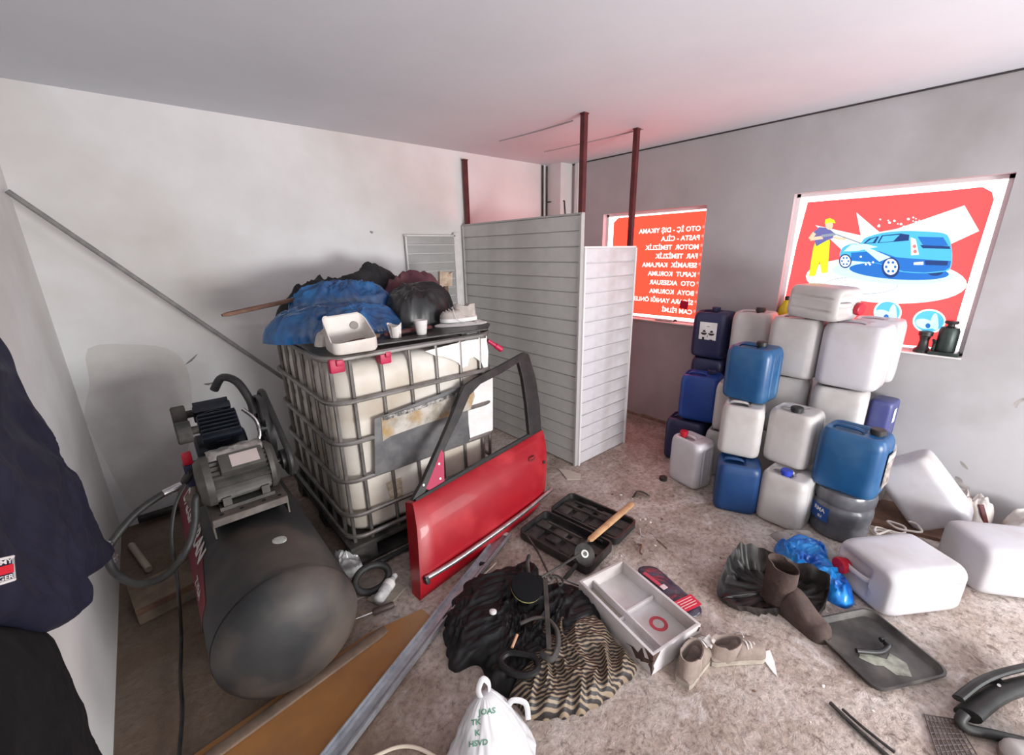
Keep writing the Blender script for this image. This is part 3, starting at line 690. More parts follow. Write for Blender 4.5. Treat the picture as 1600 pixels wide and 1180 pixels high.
onheap('white_rag', [(1.30, 2.15), (1.42, 2.08), (1.57, 2.07), (1.62, 2.15), (1.56, 2.24), (1.40, 2.26), (1.30, 2.22)], .022, M_white, 'flat white rag under the pale sneaker', 'rag', ZT+.013, 41, amp=.4, fs=14)

# ------------------------------------------------------------------ red car door leaning on the container
DA = Vector((.721, 1.551, 0)); DB = Vector((1.642, 1.681, 0)); du = (DB-DA).normalized(); dn0 = Vector((-du.y, du.x, 0))
ph = radians(17.5); dv = Vector((0, 0, 1))*cos(ph)+dn0*sin(ph); dnn = du.cross(dv)     # dnn: outward, towards the room
DM = Matrix.Identity(4)
for i, v in enumerate((du, dv, dnn)): DM[0][i], DM[1][i], DM[2][i] = v
DM.translation = DA+Vector((0, 0, .002))
door = thing('car_door', 'red car door with chrome strip and black window frame leaning on container', 'car door', mx=DM)
DI = DM.inverted()
def dp(px, py): q = DI @ onplane(px, py, DA, dnn); return (q.x, q.y)
topc = smooth([(*dp(*p), 0) for p in ((645, 787), (700, 757), (750, 729), (800, 701), (848, 672))], 8)
botc = smooth([(*dp(*p), 0) for p in ((657, 940), (700, 908), (750, 869), (800, 829), (836, 800), (850, 774))], 8)
def samp(c, s):
    L = [0]
    for a, b in zip(c, c[1:]): L.append(L[-1]+(b-a).length)
    t = s*L[-1]
    for i in range(len(c)-1):
        if L[i+1] >= t-1e-9: return c[i].lerp(c[i+1], (t-L[i])/max(L[i+1]-L[i], 1e-9))
    return c[-1]
prof = [(0, -.012), (.03, .004), (.10, .018), (.22, .034), (.30, .038), (.45, .036), (.62, .031), (.80, .022), (.93, .010), (1, -.008)]
b = MB(); rows = []
rightx = max(p.x for p in topc)
for t_, o_ in prof:
    row = []
    for i in range(25):
        s = i/24; p = samp(topc, s).lerp(samp(botc, s), t_)
        k = 1-.6*max(0, (s-.93)/.07)-.5*max(0, (.04-s)/.04)
        bulge = .018*sin(t_*pi)*max(0, (s-.75)/.25)
        row.append((p.x+bulge, p.y, o_*k))
    rows.append(row)
front = rows; back = [[(x, y, -.07) for x, y, z in r] for r in (rows[-1], rows[0])]
b.loft(front+back+[front[0]], (False, False), closed=False)
for col in (0, -1):
    ids = [r[col] for r in front]+[back[0][col], back[1][col]]
    b.flat([Vector(p) for p in ids])
build('door_skin', b, M_red, door, ang=28)
# chrome strip
b = MB(); P_ = [dp(659, 902), dp(700, 874), dp(757, 836), (0, 0), dp(857, 763)]
P_ = [dp(659, 903), dp(700, 877), dp(757, 838), dp(810, 800), dp(857, 764)]
b.tube([(x, y, .040 if 0 < i < 4 else .028) for i, (x, y) in enumerate(P_)], .014, 10); cs_ = build('chrome_strip', b, M_chr, door)
b = MB(); x, y = dp(661, 905); b.box((x, y, .03), (.02, .035, .03), rot=(0, 0, .1), bev=.004); build('strip_end', b, M_blk, cs_)
# handle recess and lock
x, y = dp(824, 716); b = MB(); b.prism([(x+.035*cos(a), y+.018*sin(a), .036) for a in [2*pi*i/16 for i in range(16)]], (0, 0, .004)); hr_ = build('handle_recess', b, mat('dark_red', (.13, .004, .008), rough=.5), door)
b = MB(); b.tube([(x-.026, y+.002, .038), (x, y+.006, .050), (x+.026, y+.004, .038)], .006, 8); build('handle', b, M_red, hr_)
x, y = dp(843, 722); b = MB(); b.cyl((x, y, .02), (x, y, .040), .011, n=16); build('lock', b, M_blk, door)
# window frame: ring traced on the door plane
outer = [(645, 783), (662, 752), (690, 690), (706, 652), (718, 622), (727, 602), (745, 590), (780, 572), (820, 550), (827, 553), (838, 590), (844, 630), (847, 672)]
inner = [(665, 770), (683, 730), (706, 680), (722, 648), (735, 618), (752, 600), (785, 583), (812, 566), (818, 590), (824, 630), (829, 680)]
fo = [Vector((*dp(*p), -.005)) for p in outer]; fi = [Vector((*dp(*p), -.005)) for p in reversed(inner)]
b = MB(); b.prism(fo+fi, (0, 0, -.03)); wf_ = build('window_frame', b, mat('frame_black', (.014, .013, .013), (.035, .03, .028), .5, scale=14), door, bevel=.003)
b = MB(); P_ = [(*dp(652, 783),), dp(750, 726), dp(845, 672)]; b.tube([(x, y-.002, -.025) for x, y in P_], .016, 8); build('window_seal', b, M_rub, wf_)
b = MB(); b.prism([Vector((*dp(*p), -.004)) for p in ((690, 703), (694, 708), (695, 752), (672, 766), (666, 764), (678, 735))], (0, 0, -.02)); mb_ = build('mirror_bracket', b, mat('pink_bracket', (.40, .02, .07), rough=.5), door)
for p in ((686, 725), (688, 748), (662, 758)):
    b = MB(); x, y = dp(*p); b.cyl((x, y, -.006), (x, y, .0), .006, n=10); build('screw', b, M_chr, mb_)
b = MB(); b.prism([Vector((*dp(*p), -.035)) for p in ((718, 614), (744, 604), (728, 640), (722, 660), (716, 672), (706, 660))], (0, 0, -.006)); build('quarter_glass', b, mat('smoked_glass', (.06, .06, .06), rough=.2), door)

# ------------------------------------------------------------------ jerrycans
CANCOL = {}
def jerrycan(label, loc, rz, dims, m, capm=None, cap=(-.25, .0), group=None, mx=None, handle=True, name='jerrycan', hatch=False, rib=True, capr=.030, label_side=None):
    w_, d_, h_ = dims
    t = thing(name, label, 'jerrycan', loc, rz, group, mx)
    key = (round(w_, 3), round(d_, 3), round(h_, 3), m.name)
    b = MB(); rg = []
    base = rounded(w_, d_, min(w_, d_)*.22, 6)
    # resample narrow sides so that vertical ribs can be pressed in
    def ring(s, z, grv=True):
        out = []
        n = len(base)
        for i in range(n):
            x, y = base[i]; x2, y2 = base[(i+1) % n]
            L_ = math.hypot(x2-x, y2-y); k = (24 if abs(y2-y) < 1e-6 else 10) if L_ > .05 else 1
            for j in range(k):
                px, py = x+(x2-x)*j/k, y+(y2-y)*j/k
                g = 0
                if grv and L_ > .05:
                    u = j/k
                    if abs(y2-y) < 1e-6:     # narrow faces (normal +-y)
                        py *= 1-.075*math.exp(-((u-.16)/.05)**2)-.075*math.exp(-((u-.84)/.05)**2)-.028*math.exp(-((u-.5)/.2)**4)
                    else:
                        px *= 1+.03*sin(u*pi)
                out.append((px*s, py*s, z))
        return out
    Z_ = [(0, .80), (.012, .90), (.04, .965), (.09, .99), (.15, 1), (.5, 1.0), (.82, 1), (.88, .985), (.93, .95), (.97, .90)]
    for z, s in Z_: rg.append(ring(s, z*h_, .12 < z < .85 and rib))
    # top with a hollow on both sides of the grip
    gy = .0
    for s in (.84, .76, .68, .58, .48, .38, .28, .18, .08):
        r = []
        for x, y, z in ring(s, 0, False):
            dz = 0
            hx, hy = x/(w_/2), y/(d_/2)
            if handle: dz = -.075*max(0, 1-(hx/.62)**2)**.5*max(0, 1-((hy-.25)/.52)**4)**.5 if abs(hx) < .62 and abs(hy-.25) < .52 else 0
            r.append((x, y, h_*(.985+.012*(1-s)+dz)))
        rg.append(r)
    b.loft(rg, (True, True)); build('body', b, m, t, ang=50)
    if handle:
        b = MB(); y0, y1 = d_*-.14, d_*.39
        rgs = []
        for i in range(9):
            u = i/8; y = y0+(y1-y0)*u; z = h_*.985+.004*sin(u*pi)-.022*(abs(u-.5)*2)**6
            rgs.append([(.014*cos(a), y, z+.009*sin(a)) for a in [2*pi*k/12 for k in range(12)]])
        b.loft(rgs); build('handle', b, m, t)
    if capm:
        b = MB(); cx, cy = cap[0]*w_, cap[1]*d_
        z0 = h_*.95; rr_ = []
        for r, z in ((capr*.85, z0), (capr*.85, h_+.001), (capr, h_+.003), (capr*1.02, h_+.024), (capr*.9, h_+.028)):
            rr_.append([((r+(.0012 if k % 2 and r > capr*.9 else 0))*cos(2*pi*k/32)+cx, (r+(.0012 if k % 2 and r > capr*.9 else 0))*sin(2*pi*k/32)+cy, z) for k in range(32)])
        b.loft(rr_); build('cap', b, capm, t)
    return t
C = {}
def can(k, *a, **kw): C[k] = jerrycan(*a, **kw); return C[k]
can('redcap', 'small white jerrycan with red cap standing foremost at left end of stack', (2.731, 1.225, 0), radians(-13), (.19, .25, .345), M_hdpe, M_redc, (-.12, .26), capr=.026)
can('dkblue', 'dark blue jerrycan on the floor below the cream one', (2.660, .885, 0), radians(24), (.22, .25, .325), M_dblue, None, (0, 0))
can('bluecap', 'white jerrycan with blue cap standing on floor in front row', (2.72, .62, 0), radians(-2), (.225, .25, .325), M_hdpe2, mat('blue_cap', (.02, .05, .45), rough=.4), (-.22, .02))
can('cream', 'cream white jerrycan without visible cap in the second tier', (2.772, .941, .332), radians(15.6), (.22, .24, .335), M_hdpe2)
can('blackcap', 'white jerrycan with black cap standing in the second tier', (2.86, .672, .332), radians(-5), (.23, .25, .345), M_hdpe2, M_blk, (-.25, -.05), capr=.032)
can('bluetop', 'mid blue jerrycan with dark cap on top of the cream one', (2.885, .965, .670), radians(-4), (.24, .275, .350), M_blue, M_blk, (0, -.12))
can('bigleft', 'large translucent white jerrycan under the overturned one, upper tier', (3.20, .822, .80), radians(-5), (.26, .295, .385), M_hdpe2)
can('bigright', 'large translucent white jerrycan right of its twin in upper tier', (3.19, .545, .80), radians(-3), (.26, .31, .385), M_hdpe)
can('bigfar', 'white jerrycan in upper tier nearest the car sign window', (3.410, .30, .80), radians(4), (.20, .26, .385), M_hdpe)
C['bigfar'].location.y = .47; C['bigfar'].location.x = 3.42
C['bigright'].location = (3.16, .515, .80)
can('under1', 'white jerrycan in second tier beneath the large right one', (3.17, .54, .392), radians(6), (.25, .28, .40), M_hdpe2)
can('under2', 'white jerrycan in second tier beneath the large left one', (3.22, .85, .392), radians(6), (.25, .28, .40), M_hdpe2)
can('base1', 'white jerrycan at floor level behind the blue-capped one', (3.17, .55, 0), radians(6), (.25, .28, .388), M_hdpe2)
can('base2', 'white jerrycan at floor level behind the dark blue one', (3.22, .86, 0), radians(6), (.25, .28, .388), M_hdpe2)
can('royal', 'royal blue jerrycan in second tier at left end of stack', (3.10, 1.372, .352), radians(14), (.23, .28, .355), M_roy, M_navy, (.1, -.2))
can('navyfloor', 'very dark navy jerrycan on floor under the royal blue one', (3.06, 1.43, 0), radians(10), (.24, .29, .345), M_navy, None)
can('whitegap', 'white jerrycan showing in gap between royal blue and mid blue ones', (3.06, 1.115, .352), radians(10), (.23, .22, .355), M_hdpe2)
can('whitegapbase', 'white jerrycan on floor behind the red-capped one', (3.04, 1.13, 0), radians(10), (.23, .24, .345), M_hdpe2)
can('hazard', 'navy jerrycan with white hazard label on top left of stack', (3.37, 1.45, .785), radians(3), (.23, .27, .36), M_navy, M_navy, (0, .0))
can('navyunder', 'navy jerrycan just below the one with hazard label', (3.38, 1.45, .40), radians(6), (.23, .25, .38), M_navy, None)
can('navybase', 'navy jerrycan on floor against the wall at left end of stack', (3.39, 1.46, 0), radians(2), (.24, .27, .395), M_navy, None)
can('backcap', 'white jerrycan with dark cap in upper tier behind the mid blue one', (3.33, 1.145, .80), radians(4), (.24, .26, .375), M_hdpe2, M_blk, (-.1, -.12))
can('backcapu', 'white jerrycan in second tier against the wall, behind the gap one', (3.40, 1.16, .386), radians(4), (.24, .26, .405), M_hdpe2)
can('backcapb', 'white jerrycan on floor against the wall, behind the gap one', (3.40, 1.17, 0), radians(4), (.24, .26, .38), M_hdpe2)
# hazard label on navy can
hz = C['hazard']; b = MB(); b.box((-.1190, .0, .215), (.002, .13, .135)); hl_ = build('hazard_label', b, M_white, hz)
b = MB()
for yy in (-.028, .028):
    b.flat([Vector((-.1205, yy+.024*cos(a), .20-.018*abs(sin(a)))) for a in [pi*i/10 for i in range(11)]])
    b.flat([Vector((-.1205, yy+dy, dz)) for dy, dz in ((-.014, .205), (.014, .205), (.004, .222), (-.008, .220))])
for (yy, zz, a, c_) in ((0, .250, .02, .004), (.03, .155, .018, .022), (-.03, .15, .022, .005), (.0, .175, .004, .02)):
    b.flat([Vector((-.1205, yy+s*a/2, zz+e*c_/2)) for s, e in ((-1, -1), (1, -1), (1, 1), (-1, 1))])
build('hazard_mark', b, mat('label_black', (.02, .02, .02), rough=.7), hl_, keep=True)
b = MB(); b.box((.0, -.1255, .19), (.10, .002, .20)); build('side_label', b, M_hdpe2, hz)
b = MB(); b.box((.02, -.121, .19), (.09, .002, .16)); build('side_label', b, M_blk, C['cream'])
# blue can on carboy
can('blueright', 'mid blue jerrycan with black cap on the grey carboy, right of stack', (2.82, .37, .297), radians(-5), (.235, .30, .355), M_blue, M_blk, (-.02, -.28), capr=.033)
b = MB(); b.box((.035, -.1545, .16), (.12, .002, .20)); build('side_label', b, mat('brown_label', (.16, .12, .10), (.45, .42, .40), .6, scale=30), C['blueright'])
b = MB(); b.box((.035, -.156, .235), (.12, .001, .03)); build('label_strip', b, M_white, C['blueright'])
# carboy
t = thing('water_carboy', 'grey translucent ribbed carboy with blue label under the blue jerrycan', 'carboy', (2.835, .365, 0))
b = MB(); b.lathe([(.115, 0), (.135, .008), (.142, .03), (.138, .07), (.134, .085), (.138, .10), (.145, .15), (.143, .19), (.134, .202), (.134, .212), (.144, .225), (.146, .27), (.138, .290), (.12, .295)], n=48)
build('body', b, mat('smoky_plastic', (.085, .088, .10), (.15, .15, .165), .22, scale=5, spec=.6), t)
b = MB()
a0, a1 = radians(118), radians(168)
rgs = [[(.1455*cos(a), .1455*sin(a), z) for z in (.095, .185)] for a in [a0+(a1-a0)*i/16 for i in range(17)]]
b.loft(rgs, (False, False), closed=False); build('blue_label', b, mat('blue_label', (.01, .06, .25), (.02, .10, .35), .4, scale=12), t)
def curvetext(s, size, m, R, ang, z, parent):
    o = textmesh(s, size, m, 'lettering', Matrix.Identity(4), parent, align='CENTER', bold=.001)
    for v in o.data.vertices:
        a = ang+v.co.x/R; v.co = Vector((R*cos(a), R*sin(a), z+v.co.y))
    return o
curvetext('RMA', .034, M_white, .1468, radians(146), .148, t)
curvetext('SU', .022, M_white, .1468, radians(150), .112, t)
# navy-violet can leaning against wall behind blue one
T = M4((3.40, .27, .60), radians(8), radians(-6), 0)
can('violet', 'violet-blue jerrycan upside down between stack and wall, cap downward', (0, 0, 0), 0, (.17, .12, .27), mat('violet_plastic', (.06, .07, .22), (.09, .10, .26), .35), M_blk, (0, -.1), mx=Matrix.Translation((3.415, .352, .685)) @ Matrix.Rotation(pi, 4, 'X') @ Matrix.Rotation(radians(5), 4, 'Z'), handle=False)
b = MB(); b.box((-.02, .062, .09), (.05, .002, .09)); build('side_label', b, M_white, C['violet'])
can('violetbase', 'white jerrycan on the floor under the violet-blue one by the wall', (3.435, .345, 0), 0, (.20, .20, .385), M_hdpe2)
# overturned can on top
dirx = Vector((.30, -.62, 0)).normalized()
def lie(loc, ax, upx=(0, 0, 1)):
    """matrix whose local z runs along ax and local x points up"""
    z = Vector(ax).normalized(); x = Vector(upx); x = (x-z*x.dot(z)).normalized(); y = z.cross(x)
    m = Matrix.Identity(4)
    for i, v in enumerate((x, y, z)): m[0][i], m[1][i], m[2][i] = v
    m.translation = loc; return m
can('overturned', 'wrinkled white jerrycan with red cap lying on top of the stack', (0, 0, 0), 0, (.20, .24, .30), M_hdpe2, M_redc, (-.12, -.30), mx=lie((3.26, .93, 1.258), (.05, -1, .0)), capr=.036)
C['overturned'].matrix_world = lie((3.20, .86, 1.292), (-.30, -1, -.04))
# cans lying on the floor at right
can('lying', 'white jerrycan with red cap lying on its side on the floor', (0, 0, 0), 0, (.24, .30, .38), M_hdpe, M_redc, (-.05, .30), mx=lie((2.60, -.045, .122), (-.90, .62, 0)), capr=.038)
can('lyingright', 'white jerrycan lying on the floor, cut by right edge of picture', (0, 0, 0), 0, (.25, .30, .42), M_hdpe, M_redc, (0, -.30), mx=lie((2.83, -.125, .127), (.70, -.95, 0)))
z = Vector((-.10, .62, .80)).normalized()
C['tilt'] = can('tilt', 'white jerrycan tipped up against the wall beside the blue one', (0, 0, 0), 0, (.22, .28, .40), M_hdpe, None, mx=lie((3.235, .205, .385), (-.02, -.62, -.74), (-1, 0, 0)))
b = MB(); b.tube([(-.07, -.02, .385), (-.08, .0, .395), (-.07, .03, .385)], .014, 8); build('spout_hole', b, M_dark, C['tilt'])

# dirty bottles / bags at the wall foot
for (x, y, rx, ry, h_, lab, sd) in ((3.40, -.10, .11, .13, .24, 'dirty white plastic bundle with dark red strap by the right wall', 51), (3.38, -.38, .12, .13, .24, 'dirty white plastic bundle nearest right edge at foot of wall', 57)):
    t = thing('plastic_bundle', lab, 'bundle', (x, y, 0))
    mb = heapmesh([(rx*cos(a), ry*sin(a)) for a in [2*pi*i/12 for i in range(12)]], h_, sd, amp=.3, fs=10, p=4, q=.45, nr=30); build('body', mb, mat('dirty_white', (.60, .55, .52), (.48, .40, .36), .5, scale=8, c3=(.30, .20, .15), s3=6), t, ang=80)
    if sd == 51:
        b = MB(); b.tube([(-.02, -.12, .03), (-.075, -.085, .14), (-.06, -.06, .20)], .014, 8, flat=.5); build('strap', b, mat('dark_red_strap', (.10, .02, .02), rough=.6), t)
b = MB(); b.box((3.25, .12, .010), (.34, .42, .02), rot=(0, 0, .3)); tag(build('brown_board', b, M_dkwood), 'dark brown board on floor under the tipped white jerrycan', 'board')
b = MB(); pts = []
for i in range(44):
    a = i*.45; r = .055+.006*sin(i*1.7); pts.append((2.97+.0*i+r*cos(a)*.8+.0035*i*(i > 20)-.05, .16+r*sin(a)-.004*(i-20)*(i > 20), .030+.0009*i))
b.tube(pts, .006, 6, sm=3); tag(build('coiled_hose', b, mat('white_hose', (.62, .56, .52), rough=.5)), 'thin white hose in loose coils beside the grey carboy', 'hose')

# ------------------------------------------------------------------ air compressor
cx_, cz_, cr_ = .165, .305, .243
comp = thing('air_compressor', 'grey air compressor with horizontal tank, dark blue pump and motor', 'compressor', (cx_, 2.2, 0))
ty0, ty1 = -.74, .60     # straight shell, local y
sk = 0.02
prof = [(.02, ty0-.115), (.08, ty0-.110), (.14, ty0-.095), (.19, ty0-.070), (.225, ty0-.038), (.241, ty0-.010), (cr_, ty0+.012), (cr_, ty1), (.235, ty1+.02), (.20, ty1+.06), (.12, ty1+.09), (.02, ty1+.10)]
b = MB(); b.lathe(prof, (0, 0, cz_), (0, 1, 0), n=64)
M_tank = mat('tank_grey', (.028, .029, .031), (.042, .042, .042), .5, scale=2.5, c3=(.10, .082, .07), s3=3.2, spec=.35)
build('tank', b, M_tank, comp, ang=30)
b = MB(); b.lathe([(cr_+.0015, ty0+.010), (cr_+.0025, ty0+.016), (cr_+.0015, ty0+.022)], (0, 0, cz_), (0, 1, 0), n=64, caps=(False, False)); build('weld_seam', b, M_tank, comp)
# red band + lettering on the left flank
b = MB(); a0, a1 = radians(196), radians(150)
rgs = []
for i in range(30):
    u = i/29; y = ty0+.20+u*1.1
    lo = radians(212)
    hi = radians(152)-radians(16)*sin(u*pi*.9)
    rgs.append([((cr_+.0015)*cos(lo+(hi-lo)*k/10), y, cz_+(cr_+.0015)*sin(lo+(hi-lo)*k/10)) for k in range(11)])
b.loft(rgs, (False, False), closed=False); build('red_band', b, mat('dull_red_decal', (.20, .012, .025), (.14, .012, .02), .5, scale=6), comp)
o = textmesh('DALGAKIRAN', .085, mat('decal_white', (.62, .60, .58), rough=.6), 'lettering', Matrix.Identity(4), comp, bold=.003)
for v in o.data.vertices:
    a = radians(150)-v.co.y/cr_; yy = ty0+1.12-v.co.x*1.25
    v.co = Vector(((cr_+.0035)*cos(a), yy, cz_+(cr_+.0035)*sin(a)))
o = textmesh('ZVBA', .05, MATS['decal_white'], 'lettering', Matrix.Identity(4), comp, bold=.001)
for v in o.data.vertices:
    a = radians(163)-v.co.y/cr_; yy = ty0+.42-v.co.x
    v.co = Vector(((cr_+.0035)*cos(a), yy, cz_+(cr_+.0035)*sin(a)))
b = MB(); p = Vector((.0, ty0+.13, cz_+cr_)); b.lathe([(.026, 0), (.026, .004), (.02, .006), (.012, .006)], (.05, ty0+.22, cz_+cr_-.008), (.1, 0, 1), n=24); build('round_sticker', b, mat('sticker_grey', (.50, .52, .48), (.35, .38, .34), .6, scale=60), comp)
for y in (ty0+.22, ty1-.12):
    for s in (-1, 1):
        b = MB(); b.prism([(s*.12, y-.03, .0), (s*.19, y-.03, 0), (s*.17, y-.03, .17), (s*.12, y-.03, .12)], (0, .06, 0)); build('foot', b, M_dust, comp)
# platform
pz = .625
b = MB(); b.box((.0, -.02, pz), (.27, .66, .008)); b.box((0, -.35, pz-.012), (.27, .006, .03)) ; b.box((-.135, -.02, pz-.045), (.006, .62, .09)); b.box((.135, -.02, pz-.045), (.006, .62, .09)); pf_ = build('platform', b, mat('dirty_steel', (.11, .095, .085), (.19, .165, .15), .55, .4, scale=14), comp)
for x in (-.10, -.03, .05, .11):
    b = MB(); b.cyl((x, -.325, pz+.003), (x, -.325, pz+.006), .008, n=10); build('bolt_hole', b, M_dark, pf_)
# motor (axis x)
mx_, my, mz, mr = .0, -.21, pz+.112, .098
M_mot = mat('motor_grey', (.060, .058, .052), (.11, .105, .095), .55, .3, scale=10)
b = MB(); rgs = []
for x in (-.10, .10):
    rgs.append([(x, my+(mr-(.012 if k % 2 else 0))*cos(2*pi*k/56), mz+(mr-(.012 if k % 2 else 0))*sin(2*pi*k/56)) for k in range(56)])
b.loft(rgs); mo_ = build('motor_body', b, M_mot, comp, ang=20)
for s, L_ in ((-1, .05), (1, .035)):
    b = MB(); b.lathe([(mr+.006, 0), (mr+.006, L_*.5), (mr*.86, L_), (mr*.3, L_+.004)], (s*.10, my, mz), (s, 0, 0), n=32); build('motor_end', b, M_mot, mo_)
b = MB(); b.box((0, my, pz+.010), (.20, .18, .018)); b.box((-.07, my, pz+.03), (.03, .17, .05)); b.box((.07, my, pz+.03), (.03, .17, .05)); build('motor_foot', b, M_mot, mo_)
b = MB(); b.box((.01, my-.64*.085, mz+.77*.085), (.16, .085, .065), rot=(radians(40), 0, 0), bev=.008); build('terminal_box', b, M_mot, mo_)
b = MB(); b.box((.02, my-.64*.119, mz+.77*.119), (.10, .055, .003), rot=(radians(40), 0, 0)); build('rating_plate', b, mat('pale_plate', (.50, .42, .40), (.42, .36, .34), .5), mo_)
b = MB(); b.loft([[(x, my+.03+.06*u+.006*noise.noise(Vector((x*40, u*5, 0))), mz+.112+.012*noise.noise(Vector((x*30, u*9, 3)))-.02*u*u) for u in (-1, -.5, 0, .5, 1)] for x in [-.10+.02*i for i in range(11)]], (False, False), closed=False)
fo_ = build('foil_cover', b, mat('crinkled_foil', (.62, .60, .57), (.30, .28, .26), .3, .5, scale=20), comp, ang=20); q_ = fo_.modifiers.new('s', 'SOLIDIFY'); q_.thickness = .002
# pump (crank along x)
M_pump = mat('pump_navy', (.006, .009, .016), (.014, .018, .026), .45, .2, scale=12)
px_, py_, pzc = -.02, .10, pz+.12
b = MB(); b.lathe([(.075, -.10), (.085, -.09), (.085, .09), (.07, .10)], (px_, py_, pzc), (1, 0, 0), n=28); b.box((px_, py_, pz+.03), (.17, .15, .06), bev=.01); build('crankcase', b, M_pump, comp)
for k, sx in enumerate((-1, 1)):
    # two finned cylinders standing in a V across y
    dirc = Vector((0, sx*.80, 1)).normalized(); o0 = Vector((px_, py_, pzc))
    b = MB(); pr_ = []
    for j in range(8):
        h0 = .065+j*.0145; pr_ += [(.047, h0), (.070, h0+.003), (.070, h0+.009), (.047, h0+.012)]
    b.lathe(pr_, o0, dirc, n=28); fc_ = build('finned_cylinder', b, M_pump, comp, ang=20)
    T = Matrix.Translation(o0+dirc*.195) @ dirc.to_track_quat('Z', 'X').to_matrix().to_4x4()
    b = MB(); b.box((0, 0, 0), (.13, .15, .035), bev=.006, mx=T)
    for j in range(6): b.box((-.05+j*.02, 0, .028), (.007, .14, .025), mx=T)
    build('cylinder_head', b, M_pump, fc_)
    fa = o0+dirc*.205+Vector((-.075, 0, 0))
    b = MB(); b.cyl(fa, fa+Vector((-.03, 0, 0)), .018); b.lathe([(.044, 0), (.048, .006), (.048, .048), (.042, .055)], fa+Vector((-.025, 0, 0)), (-1, 0, 0), n=28)
    build('air_filter', b, M_dust, fc_)
    b = MB()
o0 = Vector((px_, py_, pzc))
b = MB(); b.tube([o0+Vector((.03, .15, .25)), o0+Vector((.07, .12, .31)), o0+Vector((.12, .06, .29)), o0+Vector((.15, .0, .20)), o0+Vector((.15, -.02, .14))], .019, 12); build('outlet_elbow', b, M_blk, comp)
b = MB(); b.tube([o0+Vector((.10, -.10, .20)), o0+Vector((.14, -.13, .14)), o0+Vector((.135, -.15, .06)), o0+Vector((.06, -.17, .03)), o0+Vector((-.06, -.17, .02))], .008, 8); build('copper_pipe', b, M_chr, comp)
# flywheel and belt guard on the right
fx_ = .165; fc = Vector((fx_, .08, pzc+.06))
b = MB(); b.lathe([(.155, -.012), (.165, -.014), (.165, .014), (.155, .012), (.145, 0)], fc, (1, 0, 0), n=48, caps=(False, False))
b.lathe([(.03, -.02), (.03, .02)], fc, (1, 0, 0), n=20)
for k in range(5):
    a = 2*pi*k/5; d = Vector((0, cos(a), sin(a))); b.cyl(fc+d*.025, fc+d*.15, .012, .009, n=8)
build('flywheel', b, M_blk, comp)
mp = Vector((fx_+.01, my, mz)); b = MB(); b.lathe([(.045, -.015), (.045, .015)], mp, (1, 0, 0), n=24); b.cyl(mp-Vector((.05, 0, 0)), mp, .012); build('motor_pulley', b, M_blk, comp)
g = []; 
for a in [radians(60+200*i/18) for i in range(19)]: pass
e = (mp-fc); e.x = 0; L_ = e.length; un = e.normalized(); ag = math.atan2(un.z, un.y)
R1, R2_ = .178, .070
arc1 = [fc+Vector((.022, R1*cos(a), R1*sin(a))) for a in [ag+pi/2+.25+(pi-.5)*i/16 for i in range(17)]]
arc2 = [mp+Vector((.012, R2_*cos(a), R2_*sin(a))) for a in [ag-pi/2+.25+(pi-.5)*i/10 for i in range(11)]]
b = MB(); b.tube(arc1+arc2, .013, 8, closed=True, sm=1); build('drive_belt', b, M_rub, comp)
# pressure switch, hose connections
b = MB(); b.box((-.155, -.06, pz+.10), (.05, .05, .10), bev=.006); ps_ = build('pressure_switch', b, M_navy, comp)
b = MB(); b.box((-.160, -.06, pz+.175), (.035, .04, .05), bev=.006); build('switch_knob', b, M_redc, ps_)
b = MB(); b.lathe([(.03, 0), (.036, .02), (.036, .05), (.02, .06)], (-.165, -.06, pz-.05), (0, 0, 1), n=20); b.cyl((-.165, -.06, pz+.0), (-.155, -.06, pz+.06), .015); build('valve', b, mat('brass_dull', (.14, .10, .08), (.2, .16, .13), .5, .4), comp)

# hoses
def P3(px, py, y): return ony(px, py, y)
hose = [P3(300, 738, 2.09), P3(284, 758, 2.12), P3(255, 772, 2.10), P3(215, 800, 2.08), P3(184, 835, 2.05), P3(169, 862, 2.02), P3(178, 893, 1.98), P3(215, 912, 1.92), P3(258, 900, 1.88), P3(290, 862, 1.86), P3(304, 820, 1.90), P3(306, 780, 1.93), P3(318, 772, 1.95)]
t = thing('air_hose', 'thick black air hose looping left from the compressor', 'hose')
b = MB(); b.tube(hose, .0135, 12, sm=8); build('hose', b, M_rub, t)
b = MB(); b.cyl(hose[5]+Vector((-.002, 0, .035)), hose[5]+Vector((.002, 0, -.045)), .018); b.cyl(hose[5]+Vector((-.002, 0, .02)), hose[5]+Vector((-.0, 0, .032)), .023); b.cyl(hose[5]+Vector((.002, 0, -.045)), hose[5]+Vector((.0, 0, -.03)), .022); build('coupling', b, M_chr, t)
b = MB(); b.cyl(hose[1], hose[2], .016); build('ferrule', b, M_chr, t)
b = MB(); pts = [P3(290, 757, 2.0), P3(274, 790, 1.97), P3(268, 840, 1.93), P3(275, 890, 1.88), P3(280, 940, 1.84)]+[onz(x, y, z) for x, y, z in ((283, 985, .10), (283, 1020, .035), (282, 1060, .022), (285, 1110, .022), (280, 1180, .022), (270, 1300, .022))]
b.tube(pts, .0065, 8, sm=8); tag(build('power_cord', b, M_blk), 'thin black cord trailing from the compressor down to lower left', 'cord')

